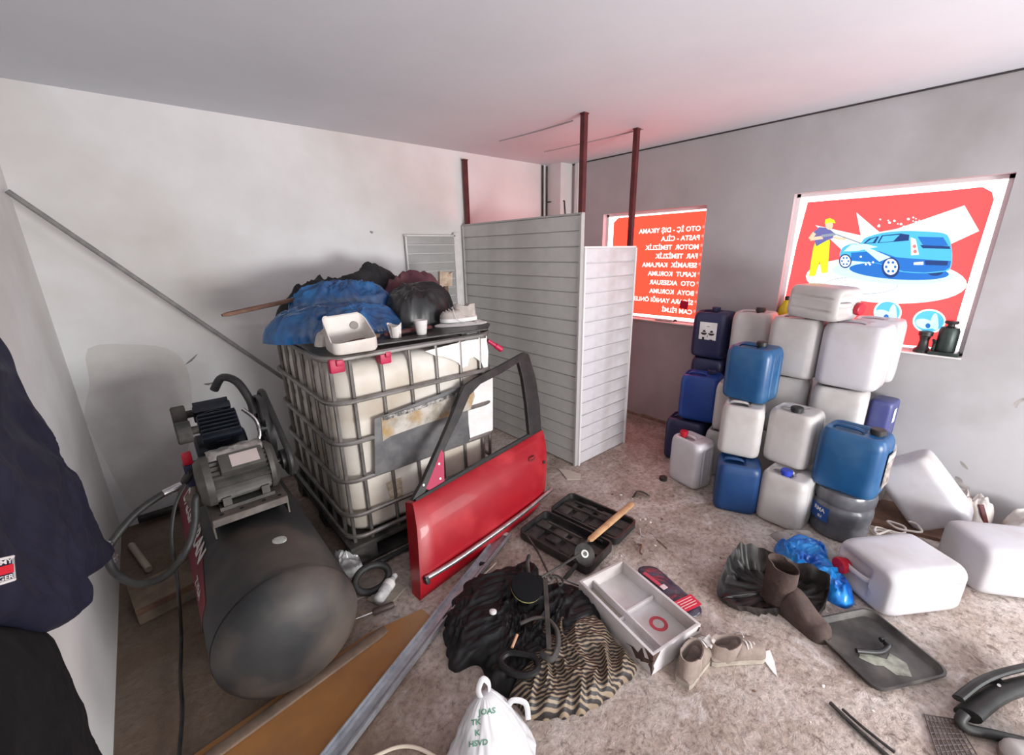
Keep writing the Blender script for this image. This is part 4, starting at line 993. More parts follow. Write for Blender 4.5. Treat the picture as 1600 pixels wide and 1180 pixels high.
# ------------------------------------------------------------------ left floor corner
tb = MB(); A = onz(205, 852, .02); B = onz(233, 890, .02); tb.tube([A, B], .017, 12, sm=1)
tag(build('plastic_tube', tb, mat('pale_tube', (.52, .46, .36), (.42, .36, .28), .6)), 'short pale tube lying in corner beside the compressor', 'tube')
b = MB(); b.tube([(-.30, 3.27, .05), (-.1, 3.27, .05), (.1, 3.275, .05)], .03, 10, flat=.8)
tag(build('foam_roll', b, M_dust), 'dark roll lying along the foot of the back wall', 'roll')
t = thing('wooden_crate', 'dusty brown low box under the hose beside compressor tank', 'box', (-.20, 2.42, 0), radians(8))
b = MB(); b.box((0, 0, .045), (.26, .22, .09), bev=.008); build('body', b, mat('dusty_wood', (.17, .125, .09), (.26, .20, .15), .9, scale=8), t)
b = MB(); b.box((0, -.112, .07), (.25, .006, .03)); build('lip', b, M_dkwood, t)
# plywood board under tank
t = MB(); P_ = [onz(x, y, 0) for x, y in ((330, 1120), (606, 1000), (690, 952), (722, 965), (700, 1000), (530, 1200), (420, 1350), (250, 1350))]
P_ = [Vector((p.x, p.y, .002)) for p in P_]
P_ = [(-.36, 1.46, .002), (.46, 1.54, .002), (.70, 1.50, .002), (.72, 1.36, .002), (.20, 1.16, .002), (-.05, 1.0, .002), (-.38, 1.0, .002), (-.38, 1.35, .002)]
t.prism(P_, (0, 0, .008)); tag(build('plywood_sheet', t, M_ply, bevel=.002), 'orange-brown board lying on floor under near end of compressor', 'board')
stick((-.34, 1.40, .019), (.52, 1.50, .019), .045, .016, mat('weathered_wood', (.20, .14, .10), (.13, .09, .065), .85, scale=12), 'wooden_batten', 'weathered wooden batten along edge of the orange board', 'batten')
# galvanised channel
t = thing('metal_channel', 'long galvanised steel channel lying from bottom edge towards car door', 'channel', (0, 0, 0))
A, B = Vector((.02, 1.085, .013)), Vector((1.345, 1.648, .013)); d = (B-A).normalized(); s_ = Vector((-d.y, d.x, 0)); u = Vector((0, 0, 1))
W_ = .034
def chan(A, B, m, nm, z=0):
    b = MB(); sec = [(-W_, .025), (-W_, 0), (W_, 0), (W_, .025), (W_-.004, .025), (W_-.004, .004), (.012, .004), (.008, .009), (-.008, .009), (-.012, .004), (-W_+.004, .004), (-W_+.004, .025)]
    b.loft([[p+s_*a+u*(c+z) for a, c in sec] for p in (A, B)]); return build(nm, b, m, t, ang=20)
chan(A, B, M_alu, 'channel')
b = MB(); p = A.lerp(B, .80); b.prism([p+s_*a+d*c+u*.010 for a, c in ((.0, -.02), (.012, -.006), (.012, .012), (-.012, .02), (-.012, .0))], (0, 0, .001)); build('slot', b, M_dark, t)
b = MB(); b.prism([B+s_*a+d*c+u*.011 for a, c in ((-.03, -.03), (.03, -.03), (.03, .0), (-.03, .0))], (0, 0, .002)); build('end_tape', b, M_white, t)
b = MB(); b.tube([onz(700, 935, .006), onz(730, 916, .007), onz(757, 897, .006), onz(775, 880, .006)], .004, 6); tag(build('thin_wire', b, mat('cream_wire', (.65, .58, .48), rough=.6)), 'thin cream wire on floor beside foot of the car door', 'wire')
b = MB(); b.tube([onz(580, 1185, .01), onz(620, 1168, .01), onz(655, 1170, .01), onz(700, 1195, .01)], .006, 8); tag(build('beige_cord', b, mat('cream_wire2', (.62, .54, .44), rough=.6)), 'beige cord curving at bottom edge beside the white bag', 'cord')
# junk by container foot: ring, bottle, tool
t = thing('rubber_ring', 'black rubber ring standing against foot of caged container', 'ring', (.66, 1.80, 0))
b = MB(); b.tube([(-.07+.085*cos(a), .0+.05*sin(a), .05+.035*sin(a)) for a in [2*pi*i/16 for i in range(16)]], .018, 10, closed=True, sm=2); build('ring', b, M_rub, t)
A, B = onz(590, 940, .03), onz(618, 898, .032)
t = thing('plastic_bottle', 'small crushed clear plastic bottle beside near end of compressor', 'bottle', mx=lie(A, (B-A)))
M_clear = mat('clear_plastic', (.62, .62, .62), (.34, .33, .33), .15, scale=16, spec=.8)
b = MB(); b.lathe([(.020, 0), (.028, .006), (.029, .03), (.026, .04), (.029, .055), (.028, .09), (.026, .12), (.012, .15), (.011, .16)], n=20); build('body', b, M_clear, t)
b = MB(); b.lathe([(.0295, .085), (.0295, .118)], n=20, caps=(False, False)); build('paper_band', b, M_white, t)
b = MB(); b.lathe([(.014, .158), (.014, .172), (.01, .173)], n=16); build('cap', b, M_white, t)
onheap('clear_bag', [(.50, 2.12), (.54, 2.04), (.59, 2.02), (.60, 1.94), (.54, 1.92), (.49, 2.0)][::-1], .12, M_clear, 'crumpled clear bag wedged between compressor tank and container', 'bag', 0, 61, amp=.4, fs=18, na=60, nr=20)
A, B = onz(525, 1000, .025), onz(622, 955, .018)
t = thing('chisel', 'screwdriver with dark brown handle lying beside the orange board', 'tool')
A = Vector((.44, 1.64, .022)); B = Vector((.61, 1.60, .022)); m_ = A.lerp(B, .42)
b = MB(); b.cyl(A, m_, .005, n=10); build('shaft', b, M_chr, t)
b = MB(); b.lathe([(.010, 0), (.015, .01), (.016, .09), (.012, .10)], m_, (B-m_), n=14); build('handle', b, mat('handle_brown', (.05, .03, .025), rough=.5), t)
for k, (x, y, w_, d_) in enumerate(((.62, 1.70, .15, .12), (.52, 1.82, .12, .16))):
    b = MB(); b.box((x, y, .006+.0*k), (w_, d_, .010), rot=(0, 0, .4+k)); tag(build('tile_piece', b, mat('dusty_tile', (.30, .26, .22), (.20, .17, .14), .9, scale=12)), ['dusty flat tile piece under the small clear bottle', 'dusty flat tile piece beside the rubber ring'][k], 'tile')

# ------------------------------------------------------------------ black garment pile and striped cloth
def px_outline(L, z=0): return [(onz(x, y, z).x, onz(x, y, z).y) for x, y in L]
o1 = px_outline([(695, 1005), (700, 950), (735, 905), (790, 885), (835, 875), (850, 905), (905, 915), (945, 945), (935, 985), (885, 1030), (850, 1070), (800, 1080), (765, 1072), (750, 1030), (712, 1040)], .03)
onheap('black_garment', o1, .095, M_blkshine, 'crumpled shiny black garment spread on floor before the car door', 'garment', 0, 71, amp=.72, fs=9, na=260, nr=80, p=2.2, q=.6, cr=.30, ef=.08, aniso=(.8, 1.3), ang=.3)
# striped cloth
def stripe_mat():
    m = bpy.data.materials.new('gold_black_stripes'); m.use_nodes = True; N = m.node_tree.nodes; L = m.node_tree.links; b = N['Principled BSDF']
    tc = N.new('ShaderNodeTexCoord'); mp_ = N.new('ShaderNodeMapping'); mp_.inputs['Rotation'].default_value = (0, 0, radians(-58)); L.new(tc.outputs['Object'], mp_.inputs[0])
    wv = N.new('ShaderNodeTexWave'); wv.wave_type = 'BANDS'; wv.bands_direction = 'X'; wv.inputs['Scale'].default_value = 22; wv.inputs['Distortion'].default_value = 2.2; wv.inputs['Detail'].default_value = 1.5; wv.inputs['Detail Scale'].default_value = .35
    L.new(mp_.outputs[0], wv.inputs['Vector'])
    r = N.new('ShaderNodeValToRGB'); e = r.color_ramp.elements; e[0].position = .45; e[0].color = (.016, .011, .011, 1); e[1].position = .70; e[1].color = (.25, .19, .125, 1)
    L.new(wv.outputs['Color'], r.inputs[0]); L.new(r.outputs[0], b.inputs['Base Color']); b.inputs['Roughness'].default_value = .55
    return m
o2 = px_outline([(800, 1090), (812, 1055), (840, 1020), (818, 995), (832, 972), (880, 964), (935, 968), (965, 1000), (990, 1040), (975, 1068), (930, 1100), (870, 1118), (825, 1114)], .02)
onheap('striped_cloth', o2, .10, stripe_mat(), 'gold and black striped cloth lying beside the white drawer', 'cloth', 0, 77, amp=.62, fs=9, na=220, nr=64, p=2.4, q=.6, aniso=(.6, 1.2), ang=.6, cr=.3, ef=.10)
# polisher head with disc, its handle, strap and small things on the garment
c0 = onz(823, 917, .135)
M_pad = mat('black_foam', (.008, .008, .009), rough=.95, spec=.1)
t = thing('polisher', 'round black polishing pad with pale yellow rim on the black garment', 'polisher', mx=Matrix.Translation(c0) @ Matrix.Rotation(radians(18), 4, 'X'))
b = MB(); b.lathe([(.066, -.016), (.072, -.012), (.073, -.004)], n=40); build('pad_rim', b, mat('yellow_foam', (.45, .42, .16), rough=.8), t)
b = MB(); b.lathe([(.073, -.004), (.074, .0), (.072, .006), (.06, .008)], n=40); build('pad', b, M_pad, t)
b = MB(); b.lathe([(.03, -.05), (.045, -.03), (.045, -.014)], n=24); build('hub', b, M_blk, t)
b = MB(); b.tube([(.06, .05, -.012), (.10, .10, -.02), (.14, .13, -.03)], .010, 8); build('arm', b, M_dust, t)
b = MB(); A = onz(852, 905, .105); B = onz(858, 1012, .105); s_2 = Vector((.012, 0, 0))
b.loft([[p+Vector(v) for v in ((-.014, 0, -.004), (.014, 0, -.004), (.014, 0, .004), (-.014, 0, .004))] for p in (A, A.lerp(B, .5)+Vector((0, 0, .005)), B)])
tag(build('flat_iron_bar', b, M_dust), 'flat dark iron bar lying down the middle of the black garment', 'bar')
b = MB(); b.tube([onz(x, y, .10) for x, y in ((812, 975), (835, 966), (856, 968), (870, 985), (872, 1010), (862, 1030), (845, 1022))], .013, 8, flat=.6)
tag(build('hooked_strap', b, M_dust), 'curved dark hook beside the iron bar on the garment', 'hook')
b = MB(); b.tube([onz(x, y, .085) for x, y in ((782, 1035), (800, 1052), (825, 1055), (840, 1045), (835, 1028), (812, 1022), (792, 1022))], .013, 8, closed=True)
tag(build('rubber_loop', b, M_blkshine), 'black rubber loop at the lower edge of the garment', 'loop')
b = MB(); A, B = onz(800, 1012, .10), onz(808, 992, .105); b.tube([A, B], .006, 8, sm=1); tag(build('cigarette_stub', b, mat('tan_paper', (.50, .28, .18), rough=.7)), 'short tan stub on the black garment', 'stub')
b = MB(); c1 = onz(770, 957, .105); b.lathe([(.012, 0), (.016, .004), (.016, .012), (.008, .016)], c1-Vector((0, 0, .006)), (.2, .1, 1), n=16); tag(build('round_plug', b, M_white), 'small whitish round plug on the black garment', 'plug')
# ------------------------------------------------------------------ open tool case
def tray_case(name, loc, rz, w_, l_, h_, parent, seed):
    t = parent
    T = Matrix.Translation(loc) @ Matrix.Rotation(rz, 4, 'Z')
    b = MB(); O = rounded(w_, l_, .035, 5); I = rounded(w_-.024, l_-.024, .025, 5)
    b.loft([[(x*.94, y*.96, .0) for x, y in O], [(x, y, .012) for x, y in O], [(x, y, h_) for x, y in O], [(x, y, h_) for x, y in I], [(x*.97, y*.98, .018) for x, y in I]], mx=T)
    r = random.Random(seed)
    build(name, b, M_blk, t)
    b = MB()
    for i in range(4):
        yy = -l_/2+l_*(i+.5)/4
        b.box((r.uniform(-.02, .02), yy, .020), (w_*r.uniform(.45, .75), l_*.17, .022), bev=.008, mx=T)
    b.box((0, l_*.0, .03), (.010, l_*.86, .03), mx=T); b.box((w_*.25, l_*.1, .028), (.010, l_*.5, .028), mx=T); b.box((0, -l_*.22, .028), (w_*.8, .008, .03), mx=T)
    build('moulded_insert', b, M_dust, t)
case = thing('tool_case', 'open empty black plastic tool case lying on floor by the car door', 'tool case')
rzc = radians(7)
tray_case('case_base', (1.545, 1.36, 0), rzc, .27, .48, .058, case, 3)
tray_case('case_lid', (1.835, 1.395, 0), rzc, .25, .48, .050, case, 5)
b = MB()
for y in (-.15, .15): b.cyl((1.693+y*.12, 1.375+y-.03, .045), (1.693+y*.12, 1.375+y+.03, .045), .008)
build('hinge', b, M_blk, case)
# split wood handle
a, b2 = onz(920, 845, .085), onz(988, 787, .055)
stick(a, b2, .035, .022, M_wood, 'wooden_stake', 'split pale wooden stake lying across the open tool case')
# hammer-like disc tool
c0 = onz(913, 866, .09)
t = thing('disc_tool', 'dark round disc tool with white centre nut at case corner', 'grinder', mx=Matrix.Translation(c0) @ Matrix.Rotation(radians(40), 4, 'X') @ Matrix.Rotation(radians(-14), 4, 'Y'))
b = MB(); b.lathe([(.040, -.006), (.055, -.006), (.057, 0), (.055, .004), (.03, .006)], n=36); build('disc', b, M_dust, t)
b = MB(); b.lathe([(.020, .004), (.020, .009), (.012, .010), (.012, .006)], n=24); build('flange', b, mat('flange_white', (.70, .70, .66), rough=.5), t)
b = MB(); b.lathe([(.028, -.055), (.035, -.04), (.035, -.008)], n=20); build('gear_head', b, M_blk, t)
b = MB(); b.tube([(-.02, -.01, -.03), (-.09, -.03, -.035), (-.17, -.05, -.05)], .011, 8); build('handle', b, M_dust, t)
# wiper-like rods
def rod(P_, r, label, m=M_dust, nm='metal_rod'):
    b = MB(); b.tube([onz(x, y, z) for x, y, z in P_], r, 8, sm=4); return tag(build(nm, b, m), label, 'rod')
rod([(824, 838, .075), (840, 862, .07), (855, 892, .08), (862, 905, .09)], .006, 'thin dark rod crossing near corner of the tool case')
rod([(846, 902, .12), (880, 882, .125), (905, 866, .12)], .006, 'dark rod running from garment to the round disc tool')
rod([(848, 900, .11), (870, 902, .11), (895, 912, .06), (912, 918, .07)], .0035, 'thin wire running from garment to the white drawer', nm='thin_rod')
b = MB(); b.tube([onz(x, y, .105) for x, y in ((848, 900), (858, 910), (868, 903), (874, 915), (880, 908), (872, 900), (862, 898))], .004, 6); tag(build('wire_knot', b, M_dust), 'tangle of dark wire at top of the iron bar', 'wire')
# ------------------------------------------------------------------ white drawer box
dr = thing('drawer_box', 'shallow white wooden drawer with dividers and a red ring inside', 'drawer', (1.400, .802, 0), radians(-10.8))
DW, DL, DH, dt = .285, .455, .102, .013
b = MB(); b.box((0, 0, .030), (DW-.004, DL-.004, .010)); build('bottom', b, M_box, dr)
for nm, c, d in (('side_board', (-DW/2+dt/2, 0, DH/2), (dt, DL, DH)), ('side_board', (DW/2-dt/2, 0, DH/2), (dt, DL, DH)), ('end_board', (0, -DL/2+dt/2, DH/2), (DW-2*dt, dt, DH)), ('end_board', (0, DL/2-dt/2, DH/2), (DW-2*dt, dt, DH))):
    b = MB(); b.box(c, d, bev=.001); build(nm, b, M_box, dr)
b = MB(); b.box((-.062, 0, .045), (.008, DL-2*dt, .068)); build('divider', b, M_box, dr)
b = MB(); b.box((.033, .01, .036), (DW-2*dt-.078, .008, .05)); build('divider', b, M_box, dr)
b = MB(); b.box((-.099, .0, .03), (.062, .008, .045)); build('divider', b, M_box, dr)
b = MB(); b.box((-.099, .11, .0365), (.062, .20, .003)); build('stained_panel', b, mat('stained_bottom', (.36, .33, .27), (.28, .25, .20), .7), dr)
# red ring printed on the bottom
b = MB(); rc = Vector((.045, -.095, .0118)); rgs = [[(rc.x+r*cos(a), rc.y+r*sin(a), .0358) for a in [2*pi*i/36 for i in range(36)]] for r in (.024, .040)]
b.loft(rgs, (False, False)); build('red_ring', b, mat('ring_red', (.40, .03, .05), (.50, .06, .08), .6), dr)
bpk = lambda: build('bare_wood_patch', b, mat('bare_wood', (.06, .03, .025), (.10, .06, .05), .8, scale=30), dr)
b = MB()
for pts in ([(-.10, .05), (-.13, .09), (-.08, .06), (-.06, .10), (-.04, .05), (-.06, .02)],):
    b.prism([(-DW/2-.001, -DL/2+.0+ .11+p[0]*.9, p[1]*.9) for p in pts], (.0015, 0, 0))
bpk(); b = MB()
b.prism([(-.142+x, -DL/2-.001, z) for x, z in ((0, 0), (.012, .03), (.006, .05), (.022, .075), (.04, .102), (0, .102))], (0, .0015, 0))
bpk(); b = MB()
b.prism([(-DW/2-.001, -DL/2+y, z) for y, z in ((0, 0), (.008, .03), (.02, .04), (.012, .06), (.03, .085), (.045, .102), (0, .102))], (.0015, 0, 0))
bpk(); b = MB()
b.prism([(-DW/2-.001, -DL/2+.05+y, z) for y, z in ((0, .03), (.03, .01), (.06, .04), (.09, .03), (.05, .05), (.02, .045))], (.0015, 0, 0))
bpk(); b = MB()
b.prism([(.118+x, -DL/2-.001, z) for x, z in ((0, .075), (.015, .07), (.0245, .085), (.012, .092))], (0, .0015, 0))
build('bare_wood_patch', b, mat('bare_wood', (.06, .03, .025), (.10, .06, .05), .8, scale=30), dr)
# packet right of the drawer
t = thing('product_packet', 'dark plastic packet with red and white label right of the drawer', 'packet', (1.672, .795, 0), radians(-16))
mb = heapmesh([(-.055, -.16), (.055, -.165), (.06, .0), (.05, .15), (-.045, .16), (-.06, 0)], .022, 81, amp=.5, fs=16, na=80, nr=20); build('wrapper', mb, mat('dark_violet_film', (.035, .028, .055), (.08, .06, .08), .25, scale=9, spec=.7), t, ang=80)
b = MB(); b.box((.0, -.125, .0245), (.112, .065, .003), rot=(.05, 0, 0)); rl_ = build('red_label', b, mat('label_red', (.58, .02, .05), rough=.5), t)
b = MB()
for k in range(4): b.box((.0, -.105-.013*k, .0268), (.09-.014*(k % 2), .004, .001), rot=(.05, 0, 0))
build('label_text', b, mat('label_pink', (.75, .45, .45), rough=.6), rl_)
b = MB(); b.box((-.035, .055, .0215), (.02, .13, .003), rot=(0, 0, .12)); build('red_stripe', b, mat('stripe_red', (.50, .06, .10), rough=.5), t)
b = MB(); b.box((-.025, .0, .024), (.03, .026, .002), rot=(0, 0, .1)); build('price_tag', b, mat('tag_pink', (.70, .55, .58), rough=.6), t)
# beige shoes beside the drawer
shoe('shoe', 'worn beige suede shoe standing at near corner of the drawer', 'shoe', M4((1.272, .505, 0), radians(3)), L=.245, W=.10, ank=.085, m=M_suede, sole=mat('pale_sole', (.40, .36, .30), (.3, .26, .22), .9, scale=16))
C_ = shoe('shoe', 'worn beige suede shoe lying behind the first, farther from drawer', 'shoe', M4((1.445, .485, .002), radians(-34)), L=.24, W=.095, ank=.06, m=M_suede, sole=MATS['pale_sole'])
b = MB(); b.prism([(0, 0, 0), (.05, .005, 0), (.055, .035, .004), (.01, .04, .004)], (0, 0, .002)); o = build('shoe_tag', b, mat('lace_print', (.70, .68, .65), (.35, .33, .32), .7, scale=60)); o.location = (1.43, .475, .085); tag(o, 'small patterned white tag lying on the worn beige shoe', 'tag')
# black trash bag with boot, blue bag, clear bag
o3 = px_outline([(1120, 925), (1135, 870), (1160, 848), (1205, 862), (1250, 880), (1290, 900), (1292, 935), (1270, 960), (1235, 945), (1200, 952), (1150, 945)], .02)
rim = [(1120, 925, .035), (1138, 872, .10), (1160, 848, .14), (1188, 856, .12), (1215, 866, .135), (1250, 880, .12), (1292, 897, .13), (1294, 930, .09), (1272, 962, .03), (1235, 948, .02), (1203, 950, .05), (1150, 944, .045)]
RM = smooth([onz(*q) for q in rim], 14, True); cc = sum(RM, Vector())/len(RM); rgs = []
for sc, zf, inn in ((.0, 0, 0), (.82, 0, 0), (.90, .3, 0), (.96, .7, 0), (1, 1, 0), (.985, .98, 1), (.93, .6, 1), (.84, .25, 1), (.70, .10, 1), (.45, .06, 1), (.2, .08, 1)):
    if sc == 0: continue
    ring = []
    for v in RM:
        x, y = cc.x+(v.x-cc.x)*sc, cc.y+(v.y-cc.y)*sc
        k = (crumple(x*11, y*11+zf*3, inn*2+zf)-.4)*2.2+noise.noise(Vector((x*30, y*30, zf*6)))*.8
        ring.append((x+.016*k*(zf < .98)*(v.y-cc.y > 0 and 1 or 1), y+.016*k*(zf < .98), max(.001 if inn == 0 else .005, v.z*zf*(1+.22*noise.noise(Vector((v.x*25, v.y*25, 3))))+(.03*abs(k) if inn and sc < .9 else .010*k*(zf > .05 and zf < .98)))))
    rgs.append(ring)
b = MB(); b.loft(rgs, (True, True)); tag(build('bin_bag', b, mat('grey_black_film', (.010, .009, .009), (.040, .033, .031), .42, scale=9, spec=.4), ang=60), 'open dark plastic bag on floor under the brown boot', 'bag')
bx = onz(1218, 925, .15); 
A = onz(1215, 915, .13); B = onz(1280, 1012, .015); dd = (B-A); rz_ = math.atan2(dd.y, dd.x)
shoe('ankle_boot', 'brown suede ankle boot standing at edge of dark plastic bag', 'boot', M4((1.985, .475, .0), math.atan2(-.29, -.085), 0, 0), L=.305, W=.11, ank=.115, m=M_boot, sole=M_boot, boot=.085, laces=False)
o4 = px_outline([(1210, 852), (1235, 842), (1265, 848), (1292, 866), (1296, 890), (1330, 925), (1332, 945), (1300, 938), (1262, 900), (1225, 885)], .02)
onheap('blue_bag', o4, .12, mat('bright_blue_film', (.005, .09, .42), (.02, .30, .75), .3, scale=12), 'crumpled bright blue plastic bag behind the dark bag', 'bag', 0, 95, amp=.65, fs=14, na=160, nr=44, p=1.8, cr=.5, ef=.05)
o5 = px_outline([(1205, 832), (1250, 828), (1285, 845), (1318, 880), (1312, 905), (1285, 885), (1240, 858)], .02)
onheap('clear_bag', o5, .07, mat('cloudy_film', (.50, .46, .44), (.36, .33, .31), .25, scale=10, alpha=.75), 'cloudy clear plastic bag at foot of the stack behind blue bag', 'bag', .0, 97, amp=.5, fs=13, na=90, nr=26)
# black shallow tray
cor = [(1.93, .275), (2.225, .105), (2.075, -.165), (1.762, .005)]
ctr = Vector((sum(c[0] for c in cor)/4, sum(c[1] for c in cor)/4, 0)); ax = (Vector(cor[1])-Vector(cor[0])).normalized(); 
t = thing('shallow_tray', 'black shallow rectangular tray with pale stains lying on floor', 'tray', ctr, math.atan2(ax.y, ax.x))
tw, td = .345, .325
b = MB(); O = rounded(tw, td, .045, 6); 
b.loft([[(x*.93, y*.93, 0) for x, y in O], [(x*.97, y*.97, .016) for x, y in O], [(x, y, .026) for x, y in O], [(x*1.01, y*1.01, .022) for x, y in O], [(x*1.01, y*1.01, .028) for x, y in O], [(x*.965, y*.965, .029) for x, y in O], [(x*.93, y*.93, .012) for x, y in O], [(x*.89, y*.89, .005) for x, y in O]])
build('body', b, mat('tray_grey', (.030, .027, .026), (.075, .067, .062), .6, scale=6, c3=(.13, .12, .11), s3=5), t)
b = MB(); b.prism([(x, y, .0052) for x, y in ((-.02, -.11), (.03, -.13), (.07, -.08), (.05, -.03), (.01, -.05), (-.03, -.02), (-.06, -.0), (-.09, -.02), (-.06, -.06), (-.03, -.07))], (0, 0, .001)); build('stain', b, mat('pale_stain', (.36, .37, .30), (.20, .20, .17), .5, scale=30), t)
b = MB(); b.tube([onz(1338, 1017, .022), onz(1375, 1019, .022), onz(1388, 1010, .026), onz(1384, 1000, .030), onz(1376, 1000, .030)], .010, 10); b.lathe([(.014, 0), (.016, .01), (.012, .02)], onz(1386, 1008, .02), (0, 0, 1), n=14)
tag(build('bent_pipe', b, M_blk), 'short black bent pipe piece lying in the shallow tray', 'pipe')
# small things on the right
rod([(1316, 1108, .010), (1350, 1138, .010), (1398, 1176, .010)], .005, 'second thinner dark blade lying against the long one', M_dust, 'wiper_blade')
rod([(1297, 1098, .012), (1340, 1140, .010), (1392, 1186, .008)], .007, 'long thin dark blade on the floor at bottom right', M_dust, 'wiper_blade')
b = MB(); P_ = [onz(x, y, 0) for x, y in ((1443, 1119), (1492, 1127), (1530, 1190), (1470, 1200))]
A, B, C2, D2_ = P_
for i in range(9):
    u = i/8
    for p, q in ((A.lerp(B, u), D2_.lerp(C2, u)), (A.lerp(D2_, u), B.lerp(C2, u))): b.tube([p+Vector((0, 0, .008)), q+Vector((0, 0, .008))], .0022, 5, sm=1)
tag(build('wire_mesh', b, mat('rusty_mesh', (.07, .05, .05), rough=.7)), 'piece of dark wire mesh on floor at bottom right corner', 'mesh')
t = thing('bumper_part', 'dark grey plastic car part lying at right edge of the floor', 'car part')
bp = [onz(x, y, z) for x, y, z in ((1512, 1118, .03), (1545, 1092, .05), (1585, 1075, .06), (1650, 1060, .06))]
b = MB(); b.tube(bp, .045, 16, flat=.55); b.tube([p+Vector((.03, .03, .022)) for p in bp], .02, 10, flat=.6); build('shell', b, mat('grey_black_plastic', (.014, .015, .015), (.032, .033, .032), .5, scale=8), t)
b = MB(); b.prism([onz(x, y, z) for x, y, z in ((1532, 1078, .02), (1552, 1054, .08), (1582, 1072, .09), (1556, 1090, .03))], (.0, .0, -.015)); build('bracket', b, M_blk, t)
b = MB(); b.cyl(onz(1561, 1071, .075), onz(1561, 1071, .09), .005); build('rivet', b, M_chr, t)
b = MB(); b.tube([onz(1508, 1115, .05), onz(1500, 1128, .03), onz(1515, 1140, .02), onz(1560, 1150, .02), onz(1620, 1165, .02)], .016, 10); build('seal', b, M_rub, t)
shoe('sneaker', 'dirty white shoe toe showing at bottom right corner', 'shoe', M4((1.975, -.545, 0), radians(125)), L=.29, W=.12, ank=.10, m=M_hdpe2, sole=M_suede)
b = MB(); P_ = [onz(x, y, .001) for x, y in ((1190, 1020), (1203, 1017), (1210, 1036), (1214, 1058), (1208, 1052), (1196, 1036))]; b.prism(P_, (0, 0, .004)); tag(build('paper_scrap', b, M_white), 'narrow white paper scrap on bare floor right of the shoes', 'paper')
b = MB(); P_ = [onz(x, y, .001) for x, y in ((872, 733), (890, 736), (908, 742), (907, 750), (886, 750), (880, 742))]; b.prism(P_, (0, 0, .006)); tag(build('broken_plate', b, mat('pale_shard', (.52, .46, .40), rough=.8)), 'pale flat shard at foot of the tall partition corner', 'shard')
b = MB(); b.tube([onz(x, y, .02) for x, y in ((990, 776), (996, 768), (1006, 770), (1014, 775))], .014, 8, flat=.4); tag(build('rubber_scrap', b, M_dust), 'curled dark rubber scrap on open floor beyond the stake', 'scrap')
t = thing('cap', 'loose black cap on floor left of the small red-capped jerrycan', 'cap', onz(1036, 750, 0)); b = MB(); b.lathe([(.026, 0), (.028, .004), (.028, .024), (.022, .028)], n=24); build('cap_shell', b, M_blk, t)
b = MB(); b.lathe([(.012, .028), (.012, .034), (.008, .035)], n=16); build('plug', b, M_dust, t)
b = MB(); b.tube([onz(x, y, .006) for x, y in ((996, 850), (1003, 852), (1000, 862), (1004, 866))], .004, 6); tag(build('hook_nail', b, M_dkwood), 'bent rusty hook on floor right of the tool case', 'hook')
b = MB(); b.tube([onz(x, y, .005) for x, y in ((1026, 843), (1042, 857))], .003, 6, sm=1); tag(build('nail', b, M_dkwood), 'single straight nail on floor right of the bent hook', 'nail')
b = MB(); b.tube([onz(x, y, .005) for x, y in ((1000, 826), (1001, 836), (1008, 838))], .003, 6, sm=2); tag(build('plastic_tie', b, M_hdpe2), 'tiny pale bent plastic piece beyond the bent hook', 'scrap')
r = random.Random(11)
for k in range(46):
    if k < 5: x, y = [(957, 773), (970, 774), (1016, 817), (1034, 812), (1008, 812)][k]; p = onz(x, y, 0); s = .009
    else:
        p = Vector((r.uniform(1.3, 3.3), r.uniform(-.2, 2.2), 0)); s = r.uniform(.003, .007)
        if p.x > 2.45 and p.y < 1.5: p.x -= .9
    b = bmesh.new(); bmesh.ops.create_icosphere(b, subdivisions=1, radius=s)
    for v in b.verts: v.co = Vector((v.co.x*r.uniform(.9, 1.6), v.co.y, v.co.z*.5))*r.uniform(.75, 1.2)
    o = build('plaster_crumb', b, M_white if k % 3 else M_dkwood, sm=False); o.location = (p.x, p.y, s*.35); o.rotation_euler = (0, 0, r.uniform(0, 6))
    tag(o, 'tiny crumb of plaster or dirt scattered on the open floor', 'debris', 'crumbs on the floor')
# ------------------------------------------------------------------ white shopping bag
bagM = mat('white_film', (.68, .68, .69), (.56, .56, .58), .3, scale=8, spec=.6)
t = thing('shopping_bag', 'white plastic shopping bag with green print standing at bottom edge', 'bag')
cb = Vector((.565, .80, 0)); rgs = []; n = 90
for i in range(34):
    u = i/33; z = .15*u
    # broad foot narrowing to the gathered neck
    rx = .135*(1-u)**.8+.022; ry = .125*(1-u)**.8+.016
    c1 = cb+Vector((.055*u, .095*u, z))
    ring = []
    for k in range(n):
        a = 2*pi*k/n; f_ = 1+.20*(ridged(cos(a)*2.2+u*.5, sin(a)*2.2, u*1.4+3)-.5)*(.4+u)
        f_ *= 1+.05*noise.noise(Vector((cos(a)*6, sin(a)*6, u*7)))
        ring.append((c1.x+rx*f_*cos(a), c1.y+ry*f_*sin(a), z))
    rgs.append(ring)
b = MB(); b.loft(rgs); bag = build('sack', b, bagM, t, ang=80)
tp = Vector(rgs[-1][0]); c1 = cb+Vector((.055, .095, .142))
b = MB(); b.tube([c1+Vector((-.014, .0, -.01)), c1+Vector((-.020, .012, .03)), c1+Vector((.004, .018, .055)), c1+Vector((.022, .008, .03)), c1+Vector((.016, 0, -.01))], .010, 10, flat=.5); build('handle_loop', b, bagM, t)
b = MB(); b.tube([c1+Vector((.05, -.05, -.07)), c1+Vector((.075, -.055, -.035)), c1+Vector((.11, -.085, -.05)), c1+Vector((.10, -.11, -.09))], .010, 10, flat=.5); build('handle_loop', b, bagM, t)
bv = BVHTree.FromPolygons([v.co for v in bag.data.vertices], [tuple(p.vertices) for p in bag.data.polygons])
gm = mat('green_print', (.10, .27, .18), rough=.6)
